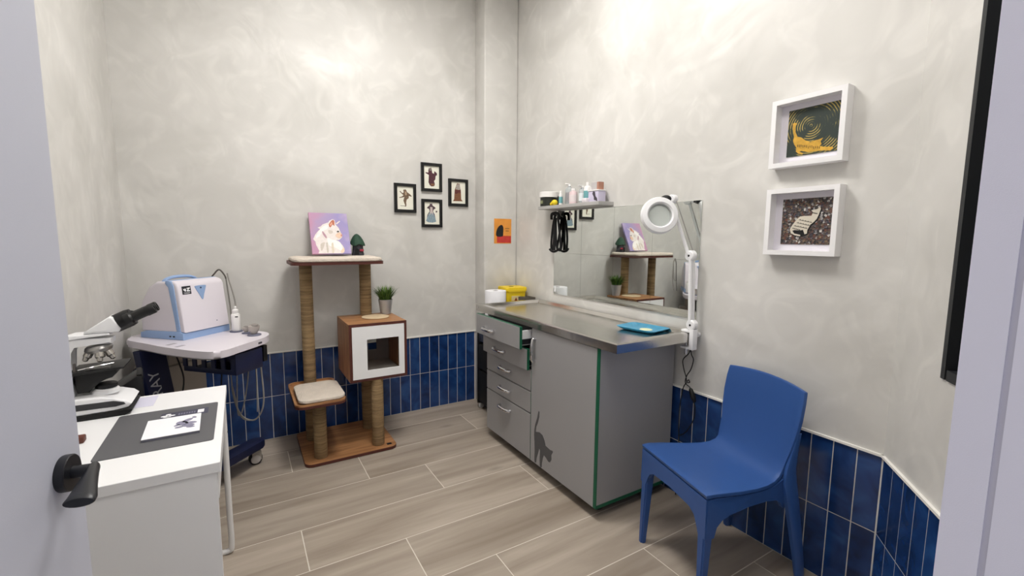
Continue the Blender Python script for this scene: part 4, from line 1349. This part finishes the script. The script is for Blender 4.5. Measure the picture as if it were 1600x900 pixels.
P('slide_holder', B(-.470, -.405, MY - .058, MY - .036, .9195, .9245), mat('slide_holder_grey', (92, 90, 88), .6), smooth=False)
mprism('condenser_mount', [(-.500, .836), (-.468, .836), (-.440, .872), (-.405, .880), (-.392, .894), (-.392, .910), (-.505, .904)], .040, BLACK, .004)
P('focus_knob', LA([(.020, 0), (.022, .003), (.022, .022), (.014, .026), (.014, .040), (.010, .042)], (-.525, MY - .034, .880), (0, -1, 0), 24), BLACK)
P('stage_post', CY((-.497, MY - .05, .915), (-.497, MY - .05, .945), .004, seg=10), mat('hook_grey', (110, 104, 100), .35, .8))
P('power_mark', B(-.516, -.503, MY - .0795, MY - .0783, .776, .780), BLACK, smooth=False)

# ------------------------------------------------------------------ ultrasound trolley, standing across the corner
MX, MYc = -.25, 2.95
cart = thing('medical_trolley', 'white-topped medical trolley with navy column and basket in the corner', 'trolley', (MX, MYc, 0), math.radians(45))
# local axes: x along the front edge, y towards the corner
def c2(d, F): return (d, -F)
out = smooth_closed([c2(*p) for p in ((-.100, -.315), (-.151, -.099), (-.183, .062), (-.200, .25), (-.192, .345), (-.145, .382), (-.053, .374), (.078, .360), (.165, .340), (.236, .290), (.268, .21), (.262, .03), (.235, -.15), (.13, -.36), (.02, -.38))], 6)
def table_slab(z0, z1, r):
    return PR(out, XY, z0, z1, r=r, seg=3)
top = obj('trolley_top', table_slab(.786, .822, .012), LILAC, cart)
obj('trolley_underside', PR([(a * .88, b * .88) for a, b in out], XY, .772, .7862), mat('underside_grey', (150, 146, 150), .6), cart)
for a, b in ((-.145, .02), (-.165, .10)):
    obj('moulded_mark', B(a, a + .045, -b - .012, -b + .012, .822, .8224), mat('mark_grey', (178, 172, 180), .5), top, smooth=False)
colm = obj('column', PR([(-.145, .17), (-.012, .17), (-.012, .215), (-.145, .215)], lambda a, b, t: (a + (.772 - t) * .14, b, t), .10, .7719, r=.004), NAVY, cart)
# upright lettering RAY on the column, reading upwards
fc = bpy.data.curves.new('lettering_curve', 'FONT')
fc.body = 'RAY'
fc.size = .078
fc.extrude = .0006
fo = bpy.data.objects.new('lettering_tmp', fc)
COL.objects.link(fo)
bpy.context.view_layer.update()
dg = bpy.context.evaluated_depsgraph_get()
me = bpy.data.meshes.new_from_object(fo.evaluated_get(dg))
bpy.data.objects.remove(fo)
me.materials.append(mat('lettering_grey', (176, 178, 186), .5))
if len(me.materials) > 1:
    me.materials.pop(index=0)
tx = bpy.data.objects.new('lettering', me)
COL.objects.link(tx)
tx.parent = colm
# column front faces -y locally; letters run upwards
xs_ = [v.co.x for v in me.vertices]
Rz = Matrix(((0, -1, 0), (0, 0, -1), (1, 0, 0)))   # text x -> +z, text y -> -x, text normal -> -y
tx.matrix_local = Matrix.Translation((-.038, .1692, .655 - max(xs_))) @ Matrix.Rotation(math.radians(-8), 4, 'Y') @ Rz.to_4x4()
obj('rear_housing', B(.02, .26, .20, .30, .20, .640, r=.010), GREIGE, cart)
obj('rear_housing', B(.05, .20, .22, .30, .640, .770, r=.006), GREIGE, cart)
# basket: slatted navy sides under the front of the top
bk = obj('basket_rail', B(-.058, -.048, -.340, -.010, .748, .7718, r=.003), NAVY, cart)
obj('basket_rail', B(-.058, -.048, -.340, -.010, .662, .690, r=.003), NAVY, bk)
for k in range(6):
    y = -.340 + k * .0620
    obj('basket_slat', B(-.0575, -.0485, y, y + .024, .689, .749), NAVY, bk, smooth=False)
obj('basket_front', B(-.058, .120, -.350, -.340, .662, .7718, r=.003), NAVY, bk)
obj('basket_floor', B(-.048, .110, -.340, -.010, .662, .670), NAVY, bk, smooth=False)
obj('basket_side', B(.110, .120, -.340, -.010, .662, .7718), NAVY, bk, smooth=False)
hd = obj('probe_bracket', B(.150, .178, -.330, -.250, .680, .7718, r=.004), BLACK, cart)
obj('bracket_arm', B(.121, .152, -.32, -.265, .680, .700, r=.003), BLACK, hd)
obj('top_badge', B(.085, .110, -.3600, -.3575, .797, .806), mat('badge_dark', (70, 66, 76), .5), top, smooth=False)
# base with four castors
def bar(pts, z0, z1, w, name):
    return obj(name, TU([Vector((a, b, z)) for a, b, z in pts], w, 10, flat=(z1 - z0) / 2), NAVY, cart)
obj('base_beam', PR(rounded(-.30, .30, -.185, -.095, .04), XY, .105, .150, r=.008), NAVY, cart)
obj('base_beam', PR(rounded(-.06, .06, -.095, .27, .02), XY, .100, .145, r=.006), NAVY, cart)
obj('base_beam', PR(rounded(-.09, .20, .18, .28, .04), XY, .105, .150, r=.008), NAVY, cart)
def castor(x, y, ang_):
    r = obj('castor_fork', box(box(bmesh.new(), -.022, -.016, -.02, .03, .030, .088, r=.002), .016, .022, -.02, .03, .030, .088, r=.002), GREIGE, cart)
    box_ = CY((0, 0, .085), (0, 0, .108), .012, seg=14)
    r.location = (x, y, 0)
    r.rotation_euler = (0, 0, ang_)
    obj('castor_stem', box_, BLACK, r)
    obj('castor_tyre', LA([(.030, -.015), (.037, -.010), (.038, 0), (.037, .010), (.030, .015)], (0, .012, .038), (1, 0, 0), 28), BLACK, r)
    for s in (-1, 1):
        obj('castor_hub', LA([(.026, 0), (.026, .004), (.020, .0065), (0, .007)], (s * .0222, .012, .038), (s, 0, 0), 24), mat('castor_hub_grey', (186, 180, 176), .4), r)
castor(.262, -.140, math.radians(50))
castor(-.262, -.140, math.radians(20))
castor(.17, .235, math.radians(70))
castor(-.06, .235, math.radians(30))
# cable arm behind the machine, world points turned into the trolley's frame
Minv = (Matrix.Translation((MX, MYc, 0)) @ Matrix.Rotation(math.radians(45), 4, 'Z')).inverted()
def loc(pts): return [Minv @ Vector(p) for p in pts]
obj('cable_hook_arm', TU(loc([(-.175, 3.30, .815), (-.170, 3.31, .95), (-.160, 3.31, 1.10), (-.135, 3.30, 1.150), (-.110, 3.29, 1.172), (-.086, 3.285, 1.140), (-.078, 3.28, 1.115)]), .0045, 8), mat('hook_grey', (110, 104, 100), .35, .8), cart)
for pts, r in (([(-.070, 3.275, 1.150), (-.062, 3.265, 1.10), (-.046, 3.25, 1.03), (-.036, 3.235, .96), (-.040, 3.20, .930)], .0042),
               ([(-.080, 3.285, 1.130), (-.074, 3.28, 1.06), (-.064, 3.27, .93), (-.062, 3.25, .830)], .0040),
               ([(.071, 2.948, .790), (.072, 2.947, .717), (.076, 2.945, .595), (.081, 2.942, .441), (.067, 2.95, .355), (.029, 2.973, .300), (-.022, 3.004, .311), (-.052, 3.022, .362), (-.062, 3.028, .42), (-.075, 3.04, .50)], .0045),
               ([(.014, 2.982, .690), (.012, 2.983, .602), (-.004, 2.993, .479), (-.029, 3.008, .362), (-.047, 3.019, .325), (-.055, 3.024, .369), (-.048, 3.018, .556), (-.046, 3.018, .68)], .0036),
               ([(-.085, 3.045, .68), (-.077, 3.037, .563), (-.073, 3.035, .459), (-.055, 3.024, .362), (-.029, 3.008, .307), (.005, 2.985, .297)], .0036),
               ([(.045, 2.955, .760), (.048, 2.958, .70), (.049, 2.961, .518), (.045, 2.963, .35)], .0030)):
    obj('probe_cable', TU(loc(pts), r, 8), CABLE, cart)
obj('black_lead', TU(loc([(-.330, 2.955, .775), (-.30, 2.90, .70), (-.285, 2.88, .62), (-.30, 2.87, .52)]), .004, 8), CORD, cart)
obj('black_lead', TU(loc([(-.20, 3.02, .745), (-.15, 2.99, .70), (-.12, 2.985, .62), (-.13, 2.98, .5)]), .004, 8), CORD, cart)

# the machine itself
us = thing('ultrasound_machine', 'white portable ultrasound machine with light blue trim on the trolley', 'medical device', (MX, MYc, .822), math.radians(45))
U0, U1 = -.040, .246
prof = [(0.02, .036), (.048, .290), (.062, .306), (.080, .312), (.160, .310), (.215, .278), (.268, .205), (.284, .150), (.284, .036)]
body = obj('machine_body', PR([(a, b) for a, b in prof], lambda a, b, t: (t, a, b), U0, U1, r=.014, seg=3), LILAC, us)
bsb = obj('machine_base', PR([(-.004, 0), (.288, 0), (.288, .030), (.25, .040), (.02, .046), (-.004, .036)], lambda a, b, t: (t, a, b), U0 - .004, U1 + .004, r=.004), SKY, us)
obj('base_port', B(U0 - .0052, U0 - .0035, .075, .087, .014, .021), BLACK, bsb, smooth=False)
obj('base_port', B(U0 - .0052, U0 - .0035, .050, .064, .014, .021), BLACK, bsb, smooth=False)
band = [(.012, .030), (.040, .294), (.053, .3115), (.070, .317), (.096, .317), (.096, .300), (.080, .296), (.068, .285), (.040, .030)]
obj('blue_band', PR(band, lambda a, b, t: (t, a, b), U0 - .0025, U1 + .0025, r=.006), SKY, us)
def sl(h): return -.010 + (h - .040) * .1143               # front slope at height h
cov = [(-.010, .040), (.0180, .285), (.028, .302), (.042, .311), (.062, .316), (.062, .296), (.030, .040)]
fp = obj('front_cover', PR(cov, lambda a, b, t: (t, a, b), U0 + .002, U1 + .001, r=.0095, seg=3), LILAC, us, ang=50)
fs = lambda a, b, t: (a, sl(b) - t, b)
obj('latch', PR(smooth_closed([(.066, .282), (.122, .282), (.126, .272), (.110, .235), (.100, .208), (.093, .208), (.080, .235), (.062, .272)], 4), fs, -.002, .0025), SKY, fp)
obj('latch_button', PR([(.094 + .005 * math.cos(k * math.pi / 6), .270 + .005 * math.sin(k * math.pi / 6)) for k in range(12)], fs, .0025, .0032), mat('latch_dark', (50, 66, 104), .4), fp, smooth=False)
lg = obj('logo_plate', PR([(-.015, .242), (.036, .242), (.036, .286), (-.015, .286)], fs, -.001, .0006), mat('logo_black', (22, 22, 32), .5), fp, smooth=False)
for pts in ([(-.008, .274), (-.001, .270), (.004, .276), (.008, .268), (.007, .259), (.002, .257), (-.003, .262), (-.007, .266)], [(.012, .276), (.031, .278), (.030, .272), (.020, .264), (.031, .262), (.030, .257), (.012, .257), (.011, .262), (.019, .270), (.012, .271)], [(-.008, .252), (.029, .252), (.029, .2505), (-.008, .2505)], [(-.004, .2475), (.025, .2475), (.025, .2465), (-.004, .2465)]):
    obj('logo_mark', PR(pts, fs, .0006, .0010), PWH, lg, smooth=False)
obj('panel_dot', PR([(.165 + .003 * math.cos(k * math.pi / 5), .075 + .003 * math.sin(k * math.pi / 5)) for k in range(10)], fs, -.001, .0006), mat('latch_dark', (50, 66, 104), .4), fp, smooth=False)
obj('carry_handle', TU([(U0 + .020, .130, .302), (U0 + .030, .128, .318), (U0 + .06, .120, .330), (U0 + .10, .112, .333), (U0 + .15, .110, .330), (U0 + .185, .110, .318), (U0 + .195, .110, .303)], .013, 10, flat=.008), SKY, us)

# gel bottle and probes at the trolley's edge
gl = thing('gel_bottle', 'white gel bottle with pump cap beside the ultrasound machine', 'bottle', (-.037, 3.050, .8222))
obj('holder_ring', LA([(.034, 0), (.034, .006), (.030, .007)], seg=24), mat('holder_grey', (104, 106, 124), .5), gl)
obj('bottle_body', LA([(.021, .007), (.023, .010), (.023, .100), (.019, .108), (.010, .112)], seg=24), PURE, gl)
obj('bottle_cap', LA([(.015, .111), (.016, .113), (.016, .128), (.010, .133), (.006, .134), (.007, .146), (.004, .150)], seg=20), PURE, gl)
obj('bottle_mark', B(-.003, .012, -.0238, -.0205, .088, .094), BLACK, gl, smooth=False)
TAUPE = mat('probe_taupe', (176, 168, 162), .45)
for (x, y, s, lab) in ((.012, 2.965, .75, 'smaller grey ultrasound probe standing next to the gel bottle'), (.050, 2.890, 1.15, 'larger grey ultrasound probe at the outer end of the trolley')):
    t = thing('ultrasound_probe', lab, 'probe', (x, y, .8222), math.radians(35), 'ultrasound probes on the trolley')
    obj('probe_holder', LA([(.030 * s, 0), (.031 * s, .003), (.029 * s, .007), (.022 * s, .008)], seg=24), mat('holder_grey', (104, 106, 124), .5), t)
    bm = LA([(.010 * s, .008), (.019 * s, .014 * s + .006), (.024 * s, .030 * s + .006), (.025 * s, .042 * s + .004), (.016 * s, .050 * s + .004), (.003, .052 * s + .004)], seg=24)
    for v in bm.verts:
        v.co.x *= 1.15
        v.co.y *= .7
    obj('probe_body', bm, TAUPE, t)
    obj('probe_face', LA([(.020 * s, .0445 * s + .004), (.0185 * s, .0505 * s + .004), (.006 * s, .0545 * s + .004)], seg=24), mat('probe_face_grey', (140, 134, 130), .5), t)

# black equipment case standing behind the desk
ec = thing('equipment_case', 'black equipment case on the floor between desk and trolley column', 'case', (-.432, 2.43, 0), math.radians(8))
obj('case_body', PR([(-.062, 0), (.05, 0), (.05, .795), (.030, .795), (-.062, .735)], XZ, -.07, .07, r=.008, seg=2), BLACK, ec)
obj('case_lid', B(.031, .048, -.065, .065, .7952, .801, r=.002), RUBBER, ec)
